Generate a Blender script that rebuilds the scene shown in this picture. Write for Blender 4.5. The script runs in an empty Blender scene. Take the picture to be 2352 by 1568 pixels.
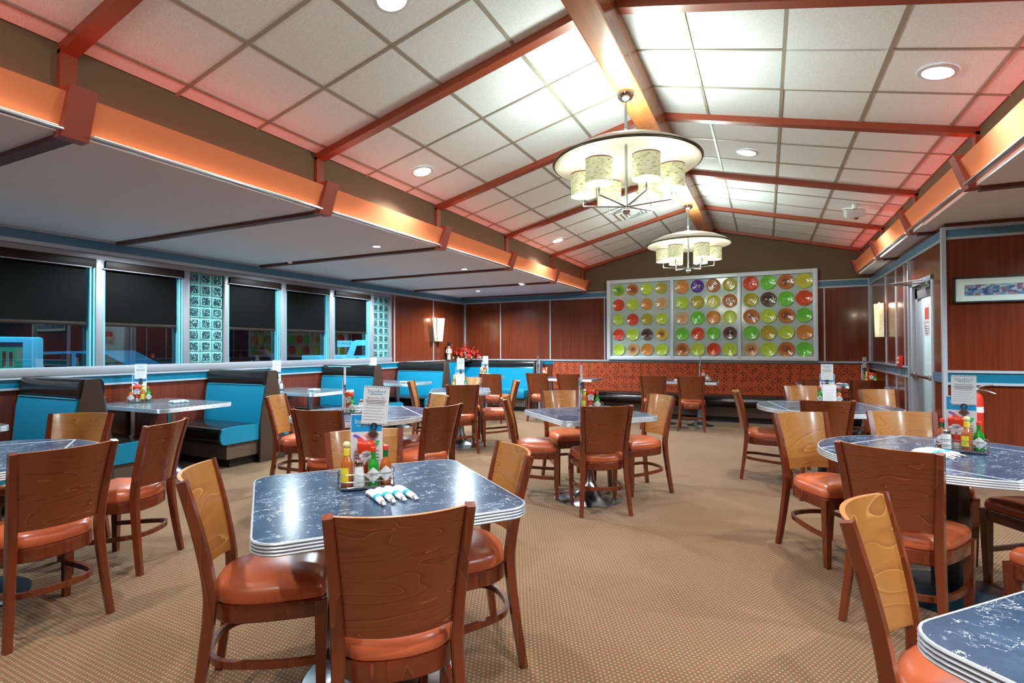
import bpy, bmesh, math, random
from mathutils import Matrix, Vector
random.seed(7)
sc = bpy.context.scene
COL = sc.collection
PI = math.pi
R = math.radians

# ------------------------------------------------------------------ camera, world, exposure
EYE = 1.33
cam_d = bpy.data.cameras.new('camera')
cam = bpy.data.objects.new('camera', cam_d)
COL.objects.link(cam)
YAW, PITCH, ROLL, FPX = 0.4488, 0.0117, -0.0037, 1212.57
fw = Vector((-math.sin(YAW)*math.cos(PITCH), math.cos(YAW)*math.cos(PITCH), math.sin(PITCH)))
rt0 = Vector((math.cos(YAW), math.sin(YAW), 0))
up0 = rt0.cross(fw)
rt = math.cos(ROLL)*rt0+math.sin(ROLL)*up0
up = -math.sin(ROLL)*rt0+math.cos(ROLL)*up0
cam.matrix_world = Matrix(((rt.x, up.x, -fw.x, 0), (rt.y, up.y, -fw.y, 0), (rt.z, up.z, -fw.z, EYE), (0, 0, 0, 1)))
cam_d.sensor_fit = 'HORIZONTAL'
cam_d.sensor_width = 36.0
cam_d.lens = 36.0*FPX/2352.0
cam_d.clip_start = 0.05
cam_d.clip_end = 200
sc.camera = cam

w = bpy.data.worlds.new('night_sky')
sc.world = w
w.use_nodes = True
w.node_tree.nodes['Background'].inputs[0].default_value = (0.02, 0.05, 0.08, 1)
w.node_tree.nodes['Background'].inputs[1].default_value = 0.6
vs = sc.view_settings
sc.display_settings.display_device = 'sRGB'
vs.view_transform = 'Standard'
vs.look = 'None'
vs.gamma = 1.0
vs.use_curve_mapping = False
vs.exposure = 0.30
sc.cycles.use_denoising = True
sc.cycles.max_bounces = 7
sc.cycles.diffuse_bounces = 4
sc.cycles.glossy_bounces = 3
sc.cycles.transmission_bounces = 5
sc.cycles.transparent_max_bounces = 12
sc.cycles.caustics_reflective = False
sc.cycles.caustics_refractive = False
sc.cycles.sample_clamp_indirect = 4.0
sc.cycles.blur_glossy = 0.6
sc.cycles.use_adaptive_sampling = True
sc.cycles.adaptive_threshold = 0.03

# light levels (W)
W_DOWN, W_SOFFIT, W_DISH, W_SHADE = 175, 250, 78, 3
E_STRIP, E_TROUGH = 1.9, 6.8

# ------------------------------------------------------------------ room dimensions
XL, YB, XR, YW = -6.41, 10.75, 1.60, 6.55          # left wall, back wall, right wall, wall with the picture
XK0, XK1, XC, ZK, SL = -3.45, 1.47, -0.99, 2.985, 0.245   # vault walls, ridge, wall top, slope
ZS = 2.50                                          # soffit
YF, XE = -2.6, 5.0                                 # wall behind the camera, far right wall
RAFT = [1.535+1.81*i for i in range(-2, 6)]

def zc(x): return ZK+SL*(2.46-abs(x-XC))

# ------------------------------------------------------------------ node helpers
def lin(c):
    def f(v):
        v /= 255.0
        return v/12.92 if v <= 0.04045 else ((v+0.055)/1.055)**2.4
    return (f(c[0]), f(c[1]), f(c[2]), 1.0)

class Nd:
    """small helper round one material's node tree"""
    def __init__(s, name):
        s.m = bpy.data.materials.new(name)
        s.m.use_nodes = True
        s.t = s.m.node_tree
        s.b = s.t.nodes['Principled BSDF']
        s.out = s.t.nodes['Material Output']
    def n(s, typ, **k):
        o = s.t.nodes.new(typ)
        for a, v in k.items(): setattr(o, a, v)
        return o
    def l(s, a, b): s.t.links.new(a, b)
    def put(s, sock, v):
        if hasattr(v, 'is_output'): s.l(v, sock)
        else: sock.default_value = v
    def math(s, op, a, b=0.0, c=0.0):
        o = s.n('ShaderNodeMath', operation=op)
        s.put(o.inputs[0], a); s.put(o.inputs[1], b); s.put(o.inputs[2], c)
        return o.outputs[0]
    def coord(s, which='Object'): return s.n('ShaderNodeTexCoord').outputs[which]
    def map(s, v, scale=(1, 1, 1), loc=(0, 0, 0), rot=(0, 0, 0)):
        o = s.n('ShaderNodeMapping')
        s.l(v, o.inputs[0])
        o.inputs[1].default_value = loc; o.inputs[2].default_value = rot; o.inputs[3].default_value = scale
        return o.outputs[0]
    def noise(s, v, scale, detail=2, rough=0.5, dist=0.0):
        o = s.n('ShaderNodeTexNoise')
        if v is not None: s.l(v, o.inputs['Vector'])
        o.inputs['Scale'].default_value = scale; o.inputs['Detail'].default_value = detail
        o.inputs['Roughness'].default_value = rough; o.inputs['Distortion'].default_value = dist
        return o.outputs[0]
    def ramp(s, f, stops):
        o = s.n('ShaderNodeValToRGB')
        e = o.color_ramp.elements
        while len(e) < len(stops): e.new(0.5)
        for i, (p, c) in enumerate(stops):
            e[i].position = p; e[i].color = c if len(c) == 4 else lin(c)
        s.l(f, o.inputs[0])
        return o.outputs[0]
    def mix(s, f, a, b, typ='MIX'):
        o = s.n('ShaderNodeMix', data_type='RGBA', blend_type=typ)
        s.put(o.inputs[0], f); s.put(o.inputs[6], a); s.put(o.inputs[7], b)
        return o.outputs[2]
    def bump(s, h, strength=0.2, dist=0.01):
        o = s.n('ShaderNodeBump')
        o.inputs['Strength'].default_value = strength; o.inputs['Distance'].default_value = dist
        s.l(h, o.inputs['Height']); s.l(o.outputs[0], s.b.inputs['Normal'])
    def rnd(s): return s.n('ShaderNodeObjectInfo').outputs['Random']
    def set(s, **k):
        nm = dict(col='Base Color', rough='Roughness', metal='Metallic', spec='Specular IOR Level', coat='Coat Weight', coatr='Coat Roughness', trans='Transmission Weight', ior='IOR', alpha='Alpha', ecol='Emission Color', es='Emission Strength', sheen='Sheen Weight')
        for a, v in k.items(): s.put(s.b.inputs[nm[a]], v)
        return s

MATS = {}
def pm(name, c, rough=0.5, metal=0.0, **k):
    if name in MATS: return MATS[name]
    d = Nd(name)
    d.set(col=lin(c), rough=rough, metal=metal, **k)
    MATS[name] = d.m
    return d.m
def glow(name, c, strength):
    d = Nd(name); d.set(col=(0.8, 0.8, 0.8, 1), ecol=lin(c), es=strength); return d.m
def thin_glass(name, tint=(235, 245, 250), refl=0.06):
    d = Nd(name)
    tr = d.n('ShaderNodeBsdfTransparent'); tr.inputs[0].default_value = lin(tint)
    gl = d.n('ShaderNodeBsdfGlossy'); gl.inputs[0].default_value = (1, 1, 1, 1); gl.inputs['Roughness'].default_value = 0.01
    fr = d.n('ShaderNodeFresnel'); fr.inputs[0].default_value = 1.5
    bf = d.n('ShaderNodeNewGeometry').outputs['Backfacing']
    f = d.math('MULTIPLY', d.math('ADD', fr.outputs[0], refl), d.math('SUBTRACT', 1.0, bf))
    mx = d.n('ShaderNodeMixShader')
    d.l(f, mx.inputs[0]); d.l(tr.outputs[0], mx.inputs[1]); d.l(gl.outputs[0], mx.inputs[2])
    d.l(mx.outputs[0], d.out.inputs[0])
    return d.m

# ------------------------------------------------------------------ materials
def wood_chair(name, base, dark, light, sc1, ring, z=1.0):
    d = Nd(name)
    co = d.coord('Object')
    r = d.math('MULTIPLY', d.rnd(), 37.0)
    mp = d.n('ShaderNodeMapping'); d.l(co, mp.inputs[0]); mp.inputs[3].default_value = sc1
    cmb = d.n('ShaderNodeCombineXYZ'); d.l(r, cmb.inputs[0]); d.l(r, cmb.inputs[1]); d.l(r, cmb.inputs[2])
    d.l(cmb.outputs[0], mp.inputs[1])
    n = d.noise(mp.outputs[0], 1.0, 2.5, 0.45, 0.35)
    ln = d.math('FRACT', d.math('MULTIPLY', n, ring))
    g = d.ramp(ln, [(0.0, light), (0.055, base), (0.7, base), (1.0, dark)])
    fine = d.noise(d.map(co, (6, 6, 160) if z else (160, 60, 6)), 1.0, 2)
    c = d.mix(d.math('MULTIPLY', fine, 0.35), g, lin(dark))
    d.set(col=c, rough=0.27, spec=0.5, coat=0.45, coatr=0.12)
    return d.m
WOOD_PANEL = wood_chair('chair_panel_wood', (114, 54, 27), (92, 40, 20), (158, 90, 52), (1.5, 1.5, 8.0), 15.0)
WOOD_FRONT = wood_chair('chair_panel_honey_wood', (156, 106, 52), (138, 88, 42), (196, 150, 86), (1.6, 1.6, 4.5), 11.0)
WOOD_POST = wood_chair('chair_frame_wood', (104, 44, 20), (84, 34, 16), (122, 58, 30), (9, 9, 1.2), 4.0, 0)
EDGE_PLY = pm('chair_ply_edge', (164, 108, 56), 0.35)
VINYL_RUST = Nd('rust_vinyl').set(col=lin((182, 92, 58)), rough=0.27, spec=0.5).m

def mk_marble():
    d = Nd('blue_slate_laminate')
    co = d.coord('Object')
    a = d.noise(d.map(co, (1.4, 3.2, 3.2), rot=(0, 0, 0.5)), 4.0, 5, 0.65, 0.9)
    rdg = d.math('ABSOLUTE', d.math('SUBTRACT', a, 0.5))
    vein = d.math('LESS_THAN', rdg, 0.0042)
    msk = d.noise(co, 9.0, 3, 0.6)
    vein = d.math('MULTIPLY', vein, d.math('GREATER_THAN', msk, 0.5))
    b2 = d.noise(d.map(co, (3, 1.5, 1), rot=(0, 0, 1.2)), 7.0, 4, 0.7, 0.6)
    v2 = d.math('LESS_THAN', d.math('ABSOLUTE', d.math('SUBTRACT', b2, 0.5)), 0.0035)
    v2 = d.math('MULTIPLY', v2, d.math('GREATER_THAN', d.noise(co, 14.0, 2), 0.55))
    sp = d.math('GREATER_THAN', d.noise(co, 90.0, 1), 0.79)
    v = d.math('MAXIMUM', d.math('MAXIMUM', vein, v2), sp)
    base = d.ramp(d.noise(co, 6.0, 6, 0.7), [(0.3, (34, 52, 74)), (0.55, (48, 70, 94)), (0.75, (64, 88, 112))])
    d.set(col=d.mix(d.math('MULTIPLY', v, 0.85), base, lin((214, 226, 232))), rough=0.2, spec=0.4)
    return d.m
MARBLE = mk_marble()
def mk_granite():
    d = Nd('speckled_laminate')
    co = d.coord('Object')
    n = d.noise(co, 75.0, 3, 0.8)
    d.set(col=d.ramp(n, [(0.36, (34, 46, 56)), (0.5, (76, 90, 98)), (0.6, (126, 136, 140)), (0.7, (52, 64, 72))]), rough=0.16)
    return d.m
GRANITE = mk_granite()
ALU = Nd('ribbed_aluminium').set(col=lin((178, 186, 194)), rough=0.3, metal=0.35).m
ALU_GROOVE = pm('edge_groove', (44, 50, 58), 0.5, 0.2)
CHROME = Nd('brushed_steel').set(col=lin((176, 184, 190)), rough=0.22, metal=1.0).m
BRIGHT = Nd('polished_chrome').set(col=lin((222, 226, 230)), rough=0.08, metal=1.0).m
BLACK = pm('black_metal', (16, 18, 22), 0.4)
TRIM = pm('pale_aluminium_trim', (172, 181, 192), 0.32, 0.25)
FRAME = pm('window_frame_grey', (140, 140, 147), 0.4, 0.15)

def mk_wallwood():
    d = Nd('wall_wood_laminate')
    co = d.coord('Object')
    a = d.noise(d.map(co, (34, 34, 0.9)), 1.0, 4, 0.6, 0.3)
    b = d.noise(d.map(co, (2.0, 2.0, 0.5)), 1.0, 2)
    c = d.ramp(a, [(0.3, (92, 36, 18)), (0.5, (106, 44, 23)), (0.7, (118, 53, 29))])
    c = d.mix(d.math('MULTIPLY', b, 0.45), c, lin((72, 28, 15)))
    d.set(col=c, rough=0.2, spec=0.5, coat=0.15, coatr=0.08)
    return d.m
WALLWOOD = mk_wallwood()
BAND_UP = pm('band_slate_blue', (72, 116, 142), 0.3)
BAND_LO = pm('band_bright_blue', (6, 100, 128), 0.3)
BROWN = Nd('brown_wall_paint').set(col=lin((104, 87, 68)), rough=0.8, spec=0.15).m
RAFTER = Nd('rafter_red_wood').set(col=lin((140, 62, 40)), rough=0.35).m
RAFTER_DARK = Nd('soffit_batten_wood').set(col=lin((92, 44, 34)), rough=0.4).m
def mk_ridge():
    d = Nd('ridge_beam_wood')
    co = d.coord('Object')
    n = d.noise(d.map(co, (14, 1.0, 14)), 1.0, 4, 0.6, 0.3)
    d.set(col=d.ramp(n, [(0.3, (148, 82, 44)), (0.7, (180, 108, 62))]), rough=0.25, coat=0.3)
    return d.m
RIDGE = mk_ridge()
FASCIA = Nd('cove_panel_peach').set(col=lin((222, 128, 86)), rough=0.6, spec=0.2).m
BRACKET = Nd('cove_bracket_red').set(col=lin((150, 68, 54)), rough=0.4).m
def mk_tile():
    d = Nd('ceiling_tile_white')
    co = d.coord('Object')
    n = d.noise(co, 120.0, 2)
    d.set(col=d.ramp(n, [(0.3, (214, 216, 218)), (0.7, (234, 236, 238))]), rough=0.9, spec=0.1)
    d.bump(n, 0.15, 0.003)
    return d.m
TILE = mk_tile()
TBAR = pm('ceiling_grid_bar', (150, 140, 126), 0.5)
SOFFIT = Nd('soffit_white_paint').set(col=lin((232, 240, 248)), rough=0.8, spec=0.2).m

def mk_carpet():
    d = Nd('dotted_brown_carpet')
    co = d.map(d.coord('Object'), (1, 1, 1), rot=(0, 0, 0.02))
    sp = d.n('ShaderNodeSeparateXYZ'); d.l(co, sp.inputs[0])
    S = 0.0205
    yi = d.math('DIVIDE', sp.outputs[1], S)
    row = d.math('FLOOR', yi)
    xi = d.math('ADD', d.math('DIVIDE', sp.outputs[0], S), d.math('MULTIPLY', row, 0.5))
    fx = d.math('SUBTRACT', d.math('FRACT', xi), 0.5); fy = d.math('SUBTRACT', d.math('FRACT', yi), 0.5)
    r2 = d.math('ADD', d.math('MULTIPLY', fx, fx), d.math('MULTIPLY', fy, fy))
    dot = d.math('LESS_THAN', r2, 0.05)
    big = d.noise(co, 1.2, 3)
    fine = d.noise(co, 260.0, 2, 0.8)
    mid = d.noise(co, 55.0, 2)
    base = d.ramp(fine, [(0.3, (60, 42, 28)), (0.5, (98, 71, 46)), (0.7, (122, 94, 62))])
    base = d.mix(d.math('MULTIPLY', d.math('GREATER_THAN', mid, 0.56), 0.3), base, lin((140, 66, 44)))
    base = d.mix(d.math('MULTIPLY', big, 0.35), base, lin((92, 66, 46)))
    st = d.math('GREATER_THAN', d.noise(co, 4.5, 4, 0.6), 0.66)
    base = d.mix(d.math('MULTIPLY', st, 0.25), base, lin((74, 60, 48)))
    c = d.mix(d.math('MULTIPLY', dot, 0.5), base, lin((172, 152, 104)))
    d.set(col=c, rough=0.95, spec=0.08, sheen=0.15)
    d.bump(d.math('ADD', fine, dot), 0.4, 0.004)
    return d.m
CARPET = mk_carpet()

BLUEV = Nd('blue_vinyl').set(col=lin((8, 128, 162)), rough=0.36).m
DARKV = Nd('dark_brown_vinyl').set(col=lin((30, 29, 29)), rough=0.2).m
BOOTHEND = pm('booth_end_laminate', (66, 50, 42), 0.35)
KICK = pm('booth_kick_laminate', (92, 76, 66), 0.4)
TOE = pm('toe_kick_black', (20, 17, 16), 0.5)
PIPING = pm('booth_piping_blue', (60, 150, 186), 0.3)

def mk_star():
    d = Nd('star_pattern_rust_fabric')
    co = d.coord('Object')
    sp = d.n('ShaderNodeSeparateXYZ'); d.l(co, sp.inputs[0])
    marks = None
    for S, off in ((0.155, 0.0), (0.175, 4.37)):
        x = d.math('ADD', d.math('DIVIDE', sp.outputs[0], S), off)
        z = d.math('ADD', d.math('DIVIDE', sp.outputs[2], S), off*0.73)
        cb = d.n('ShaderNodeCombineXYZ'); d.l(d.math('FLOOR', x), cb.inputs[0]); d.l(d.math('FLOOR', z), cb.inputs[1])
        wn = d.n('ShaderNodeTexWhiteNoise', noise_dimensions='2D'); d.l(cb.outputs[0], wn.inputs[0])
        sr = d.n('ShaderNodeSeparateColor'); d.l(wn.outputs['Color'], sr.inputs[0])
        qx = d.math('ABSOLUTE', d.math('SUBTRACT', d.math('FRACT', x), d.math('MULTIPLY_ADD', sr.outputs[0], 0.3, 0.35)))
        qz = d.math('ABSOLUTE', d.math('SUBTRACT', d.math('FRACT', z), d.math('MULTIPLY_ADD', sr.outputs[1], 0.3, 0.35)))
        lx = d.math('MULTIPLY_ADD', sr.outputs[2], 0.18, 0.14); lz = d.math('MULTIPLY_ADD', sr.outputs[0], 0.1, 0.16)
        b1 = d.math('MULTIPLY', d.math('LESS_THAN', qz, 0.013), d.math('LESS_THAN', qx, lx))
        b2 = d.math('MULTIPLY', d.math('LESS_THAN', qx, 0.013), d.math('LESS_THAN', qz, lz))
        def dot(cx, cz):
            a = d.math('SUBTRACT', qx, cx); b = d.math('SUBTRACT', qz, cz)
            return d.math('LESS_THAN', d.math('ADD', d.math('MULTIPLY', a, a), d.math('MULTIPLY', b, b)), 0.0044)
        k = d.math('MAXIMUM', d.math('MAXIMUM', b1, b2), d.math('MAXIMUM', dot(lx, 0.0), dot(0.0, lz)))
        marks = k if marks is None else d.math('MAXIMUM', marks, k)
    d.set(col=d.mix(marks, lin((140, 60, 32)), lin((46, 18, 14))), rough=0.75, spec=0.12)
    return d.m
STAR = mk_star()
GLASS = thin_glass('window_glass', (200, 235, 245), 0.10)
CLEAR = thin_glass('door_glass', (235, 245, 245), 0.03)
def mk_block():
    d = Nd('glass_block')
    co = d.coord('Object')
    n = d.noise(co, 34.0, 2, 0.6, 1.5)
    d.set(col=lin((160, 236, 232)), rough=0.1, trans=0.4, ior=1.3, spec=0.8)
    d.bump(n, 0.9, 0.02)
    return d.m
BLOCK = mk_block()
def mk_blockin():
    d = Nd('glass_block_dark_heart'); co = d.coord('Object')
    n = d.noise(co, 60.0, 2, 0.6, 1.2)
    d.set(col=d.ramp(n, [(0.42, (14, 34, 44)), (0.56, (40, 84, 92)), (0.66, (150, 214, 210))]), rough=0.06, spec=0.7)
    d.bump(n, 0.8, 0.02)
    return d.m
BLOCKIN = mk_blockin()
GROUT = pm('glass_block_grout', (150, 205, 205), 0.4)
BLIND = Nd('blind_fabric_black').set(col=lin((11, 11, 10)), rough=0.6, spec=0.05).m
BLINDBOX = pm('blind_box_brown', (34, 25, 21), 0.5, spec=0.2)
WHITE = pm('white_plastic', (235, 235, 232), 0.4)
PAPER = pm('white_paper', (208, 212, 215), 0.7)
INK = pm('grey_ink', (96, 104, 110), 0.7)
INKTEAL = pm('teal_ink', (30, 130, 160), 0.7)
INKDARK = pm('dark_ink', (52, 50, 54), 0.7)
NAPKIN = pm('white_napkin', (222, 222, 220), 0.85)
NAPBAND = pm('blue_napkin_band', (16, 156, 196), 0.6)

# ------------------------------------------------------------------ mesh builder
class MB:
    def __init__(s): s.v, s.f, s.m = [], [], []
    def add(s, vs, fs, mi=0, M=None):
        o = len(s.v)
        s.v += [tuple(M @ Vector(p)) if M else tuple(p) for p in vs]
        for f in fs: s.f.append(tuple(i+o for i in f)); s.m.append(mi)
        return s
    def box(s, c, sz, mi=0, bev=0.0, M=None, seg=2):
        if bev <= 0:
            x, y, z = (k/2 for k in sz)
            vs = [(c[0]+i*x, c[1]+j*y, c[2]+k*z) for i in (-1, 1) for j in (-1, 1) for k in (-1, 1)]
            return s.add(vs, [(0, 1, 3, 2), (4, 6, 7, 5), (0, 4, 5, 1), (2, 3, 7, 6), (0, 2, 6, 4), (1, 5, 7, 3)], mi, M)
        bm = bmesh.new(); bmesh.ops.create_cube(bm, size=1)
        for v in bm.verts: v.co = Vector((v.co.x*sz[0]+c[0], v.co.y*sz[1]+c[1], v.co.z*sz[2]+c[2]))
        bmesh.ops.bevel(bm, geom=bm.edges[:], offset=bev, segments=seg, affect='EDGES', profile=0.5)
        bm.verts.index_update()
        s.add([v.co[:] for v in bm.verts], [[v.index for v in f.verts] for f in bm.faces], mi, M)
        bm.free(); return s
    def lathe(s, prof, n=24, mi=0, M=None, cap=True, mis=None):
        vs, fs = [], []
        for r, z in prof:
            for i in range(n):
                a = 2*PI*i/n; vs.append((r*math.cos(a), r*math.sin(a), z))
        k = len(prof)
        for j in range(k-1):
            fl = [(j*n+i, j*n+(i+1) % n, (j+1)*n+(i+1) % n, (j+1)*n+i) for i in range(n)]
            s_m = mi if mis is None else mis[j]
            o = len(s.v)
            fs.append((fl, s_m))
        o = len(s.v)
        s.v += [tuple(M @ Vector(p)) if M else p for p in vs]
        for fl, mm in fs:
            for f in fl: s.f.append(tuple(q+o for q in f)); s.m.append(mm)
        if cap:
            s.f.append(tuple(o+i for i in reversed(range(n)))); s.m.append(mi if mis is None else mis[0])
            s.f.append(tuple(o+(k-1)*n+i for i in range(n))); s.m.append(mi if mis is None else mis[-1])
        return s
    def cyl(s, p, q, r, n=12, mi=0, r2=None):
        p, q = Vector(p), Vector(q); d = q-p; L = d.length
        M = Matrix.Translation(p) @ d.to_track_quat('Z', 'Y').to_matrix().to_4x4()
        return s.lathe([(r, 0), (r if r2 is None else r2, L)], n, mi, M)
    def sphere(s, c, r, n=16, mi=0, sc_=(1, 1, 1)):
        k = max(6, n//2)
        prof = [(max(1e-4, r*math.sin(PI*i/k)), -r*math.cos(PI*i/k)) for i in range(k+1)]
        return s.lathe(prof, n, mi, Matrix.Translation(c) @ Matrix.Diagonal((*sc_, 1)))
    def sweep(s, path, sect, mi=0, up=(0, 0, 1), closed=False, cap=True, scales=None):
        P = [Vector(p) for p in path]; n = len(P); k = len(sect); rings = []
        for i, p in enumerate(P):
            a = P[(i-1) % n] if (closed or i > 0) else p
            b = P[(i+1) % n] if (closed or i < n-1) else p
            t = (b-a).normalized(); u = Vector(up)
            sd = t.cross(u)
            if sd.length < 1e-4: sd = Vector((1, 0, 0))
            sd.normalize(); u2 = sd.cross(t)
            f = scales[i] if scales else 1.0
            rings.append([p+sd*x*f+u2*y*f for x, y in sect])
        vs = [v[:] for r in rings for v in r]; fs = []
        for i in range(n if closed else n-1):
            j = (i+1) % n
            for q in range(k): fs.append((i*k+q, i*k+(q+1) % k, j*k+(q+1) % k, j*k+q))
        if cap and not closed:
            fs.append(tuple(reversed(range(k)))); fs.append(tuple((n-1)*k+q for q in range(k)))
        return s.add(vs, fs, mi)
    def tube(s, path, r, n=8, mi=0, closed=False, up=(0, 0, 1)):
        return s.sweep(path, [(r*math.cos(2*PI*i/n), r*math.sin(2*PI*i/n)) for i in range(n)], mi, up, closed)
    def prism(s, poly, d0, d1, axis='z', mi=0, M=None):
        """polygon in the plane across AXIS, pulled from d0 to d1"""
        def P(a, b, d): return {'z': (a, b, d), 'y': (a, d, b), 'x': (d, a, b)}[axis]
        n = len(poly)
        vs = [P(a, b, d0) for a, b in poly]+[P(a, b, d1) for a, b in poly]
        fs = [tuple(reversed(range(n))), tuple(range(n, 2*n))]+[(i, (i+1) % n, n+(i+1) % n, n+i) for i in range(n)]
        return s.add(vs, fs, mi, M)
    def loft(s, rings, mi=0, cap0=True, cap1=True, mis=None, M=None):
        n = len(rings[0]); vs = [p for r in rings for p in r]; o = len(s.v)
        s.v += [tuple(M @ Vector(p)) if M else tuple(p) for p in vs]
        for j in range(len(rings)-1):
            for i in range(n):
                s.f.append((o+j*n+i, o+j*n+(i+1) % n, o+(j+1)*n+(i+1) % n, o+(j+1)*n+i)); s.m.append(mi if mis is None else mis[j])
        if cap0: s.f.append(tuple(o+i for i in reversed(range(n)))); s.m.append(mi if mis is None else mis[0])
        if cap1: s.f.append(tuple(o+(len(rings)-1)*n+i for i in range(n))); s.m.append(mi if mis is None else mis[-1])
        return s
    def text(s, txt, size, M, mi=0, depth=0.0002):
        vs, fs = text_geo(txt)
        s.add([(x*size, y*size, 0) for x, y in vs], fs, mi, M)
        return s
    def mesh(s, name, mats, smooth=35):
        me = bpy.data.meshes.new(name)
        me.from_pydata(s.v, [], s.f)
        for m in (mats if isinstance(mats, (list, tuple)) else [mats]): me.materials.append(m)
        me.polygons.foreach_set('material_index', s.m)
        bm = bmesh.new(); bm.from_mesh(me); bmesh.ops.recalc_face_normals(bm, faces=bm.faces[:]); bm.to_mesh(me); bm.free()
        if smooth:
            me.shade_smooth(); me.set_sharp_from_angle(angle=R(smooth))
        me.update()
        return me
    def obj(s, name, mats, parent=None, smooth=35, label=None):
        o = bpy.data.objects.new(name, s.mesh(name, mats, smooth))
        COL.objects.link(o)
        if parent: o.parent = parent
        if label: o['label'] = label
        return o

_TG = {}
def text_geo(t):
    if t in _TG: return _TG[t]
    cu = bpy.data.curves.new('t', 'FONT'); cu.body = t; cu.size = 1.0; cu.align_x = 'CENTER'; cu.align_y = 'CENTER'; cu.resolution_u = 2
    o = bpy.data.objects.new('t', cu); COL.objects.link(o)
    me = o.to_mesh()
    g = ([(v.co.x, v.co.y) for v in me.vertices], [tuple(p.vertices) for p in me.polygons])
    o.to_mesh_clear(); bpy.data.objects.remove(o); bpy.data.curves.remove(cu)
    _TG[t] = g
    return g

def thing(name, label, cat, loc=(0, 0, 0), rz=0.0, group=None):
    o = bpy.data.objects.new(name, None); COL.objects.link(o)
    o.location = loc; o.rotation_euler = (0, 0, rz); o.empty_display_size = 0.1
    return tag(o, label, cat, group)
def tag(o, label, cat, group=None):
    o['label'] = label; o['category'] = cat
    if group: o['group'] = group
    return o
def struct(o): o['kind'] = 'structure'; return o
def dup(root, label, loc, rz, group=None, rx=None):
    r = root.copy(); COL.objects.link(r); r.location = loc; r.rotation_euler = (0, 0, rz); r['label'] = label
    if group: r['group'] = group
    for ch in list(root.children):
        c = ch.copy(); COL.objects.link(c); c.parent = r
        for g in list(ch.children):
            d = g.copy(); COL.objects.link(d); d.parent = c
    return r
PROTO = {}
def inst(kind, maker, label, cat, loc, rz, group=None):
    """first call moves the built thing itself, later calls copy it"""
    if kind not in PROTO:
        PROTO[kind] = o = maker()
        o.location = loc; o.rotation_euler = (0, 0, rz); tag(o, label, cat, group)
        return o
    o = dup(PROTO[kind], label, loc, rz, group); o['category'] = cat
    return o
def lamp(kind, name, loc, watts, color=(1, 1, 1), radius=0.05, parent=None, rot=None, spot=None, blend=0.5):
    l = bpy.data.lights.new(name, kind); l.energy = watts; l.color = color
    if kind in ('POINT', 'SPOT'): l.shadow_soft_size = radius
    if spot: l.spot_size = spot; l.spot_blend = blend
    o = bpy.data.objects.new(name, l); COL.objects.link(o)
    if parent: o.parent = parent
    o.location = loc
    if rot: o.rotation_euler = rot
    return o

def rrect(w_, h_, r, n=6, cx=0.0, cy=0.0):
    pts = []
    for sx, sy, a0 in ((1, 1, 0), (-1, 1, 90), (-1, -1, 180), (1, -1, 270)):
        for i in range(n+1):
            a = R(a0+90*i/n); pts.append((cx+sx*(w_/2-r)+r*math.cos(a), cy+sy*(h_/2-r)+r*math.sin(a)))
    return pts
def offset(poly, d):
    n = len(poly); out = []
    for i in range(n):
        a, b, c = Vector(poly[i-1]), Vector(poly[i]), Vector(poly[(i+1) % n])
        e1, e2 = (b-a), (c-b)
        n1 = Vector((e1.y, -e1.x)).normalized() if e1.length > 1e-9 else Vector((0, 0)); n2 = Vector((e2.y, -e2.x)).normalized() if e2.length > 1e-9 else Vector((0, 0))
        m = n1+n2
        m = m/max(0.3, m.length_squared)*2 if m.length > 1e-6 else n1
        out.append((b.x+m.x*d, b.y+m.y*d))
    return out
def at(poly, z): return [(x, y, z) for x, y in poly]
def smoothline(pts, n=6, closed=False):
    P = [Vector(p) for p in pts]; k = len(P); out = []
    for i in range(k if closed else k-1):
        p0 = P[(i-1) % k] if (closed or i > 0) else P[i]
        p1, p2 = P[i], P[(i+1) % k]
        p3 = P[(i+2) % k] if (closed or i+2 < k) else p2
        for j in range(n):
            t = j/n
            out.append(0.5*((2*p1)+(p2-p0)*t+(2*p0-5*p1+4*p2-p3)*t*t+(3*p1-p0-3*p2+p3)*t**3))
    if not closed: out.append(P[-1])
    return [tuple(v) for v in out]

# ================================================================== ROOM
def slab(name, x0, x1, y0, y1, z0, z1, m, kind=True):
    o = MB().box(((x0+x1)/2, (y0+y1)/2, (z0+z1)/2), (x1-x0, y1-y0, z1-z0)).obj(name, m, smooth=0)
    return struct(o)
_tn = [0]
def trim(mb, mats, smooth=0):
    _tn[0] += 1
    return struct(mb.obj('trim_%d' % _tn[0], mats, smooth=smooth))

slab('floor', XL-0.1, XE+0.1, YF-0.1, YB+0.1, -0.1, 0, CARPET)

# left wall: lower wood, window strip opening, upper wood at the far end
WY0, WY1, WZ0, WZ1 = YF, 8.02, 1.15, 2.29
mb = MB()
def wall_x(mb, x0, x1, y0, y1, z0, z1, mi=0): mb.box(((x0+x1)/2, (y0+y1)/2, (z0+z1)/2), (x1-x0, y1-y0, z1-z0), mi)
wall_x(mb, XL-0.12, XL, YF, YB, 0, WZ0-0.02)
wall_x(mb, XL-0.12, XL, YF, YB, WZ1+0.02, 2.62)
wall_x(mb, XL-0.12, XL, WY1, YB, WZ0-0.02, WZ1+0.02)
struct(mb.obj('wall_left', WALLWOOD, smooth=0))
# back wall: wood below, brown gable above
mb = MB().box(((XL+XE)/2, YB+0.06, 1.22), (XE-XL, 0.12, 2.44), 0)
mb.prism([(XL, 2.44), (XE, 2.44), (XE, 2.7), (XK1+0.05, 3.05), (XC, 3.69), (XK0-0.05, 3.05), (XL, 2.7)], YB, YB+0.12, 'y', 1)
struct(mb.obj('wall_back', [WALLWOOD, BROWN], smooth=0))
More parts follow.
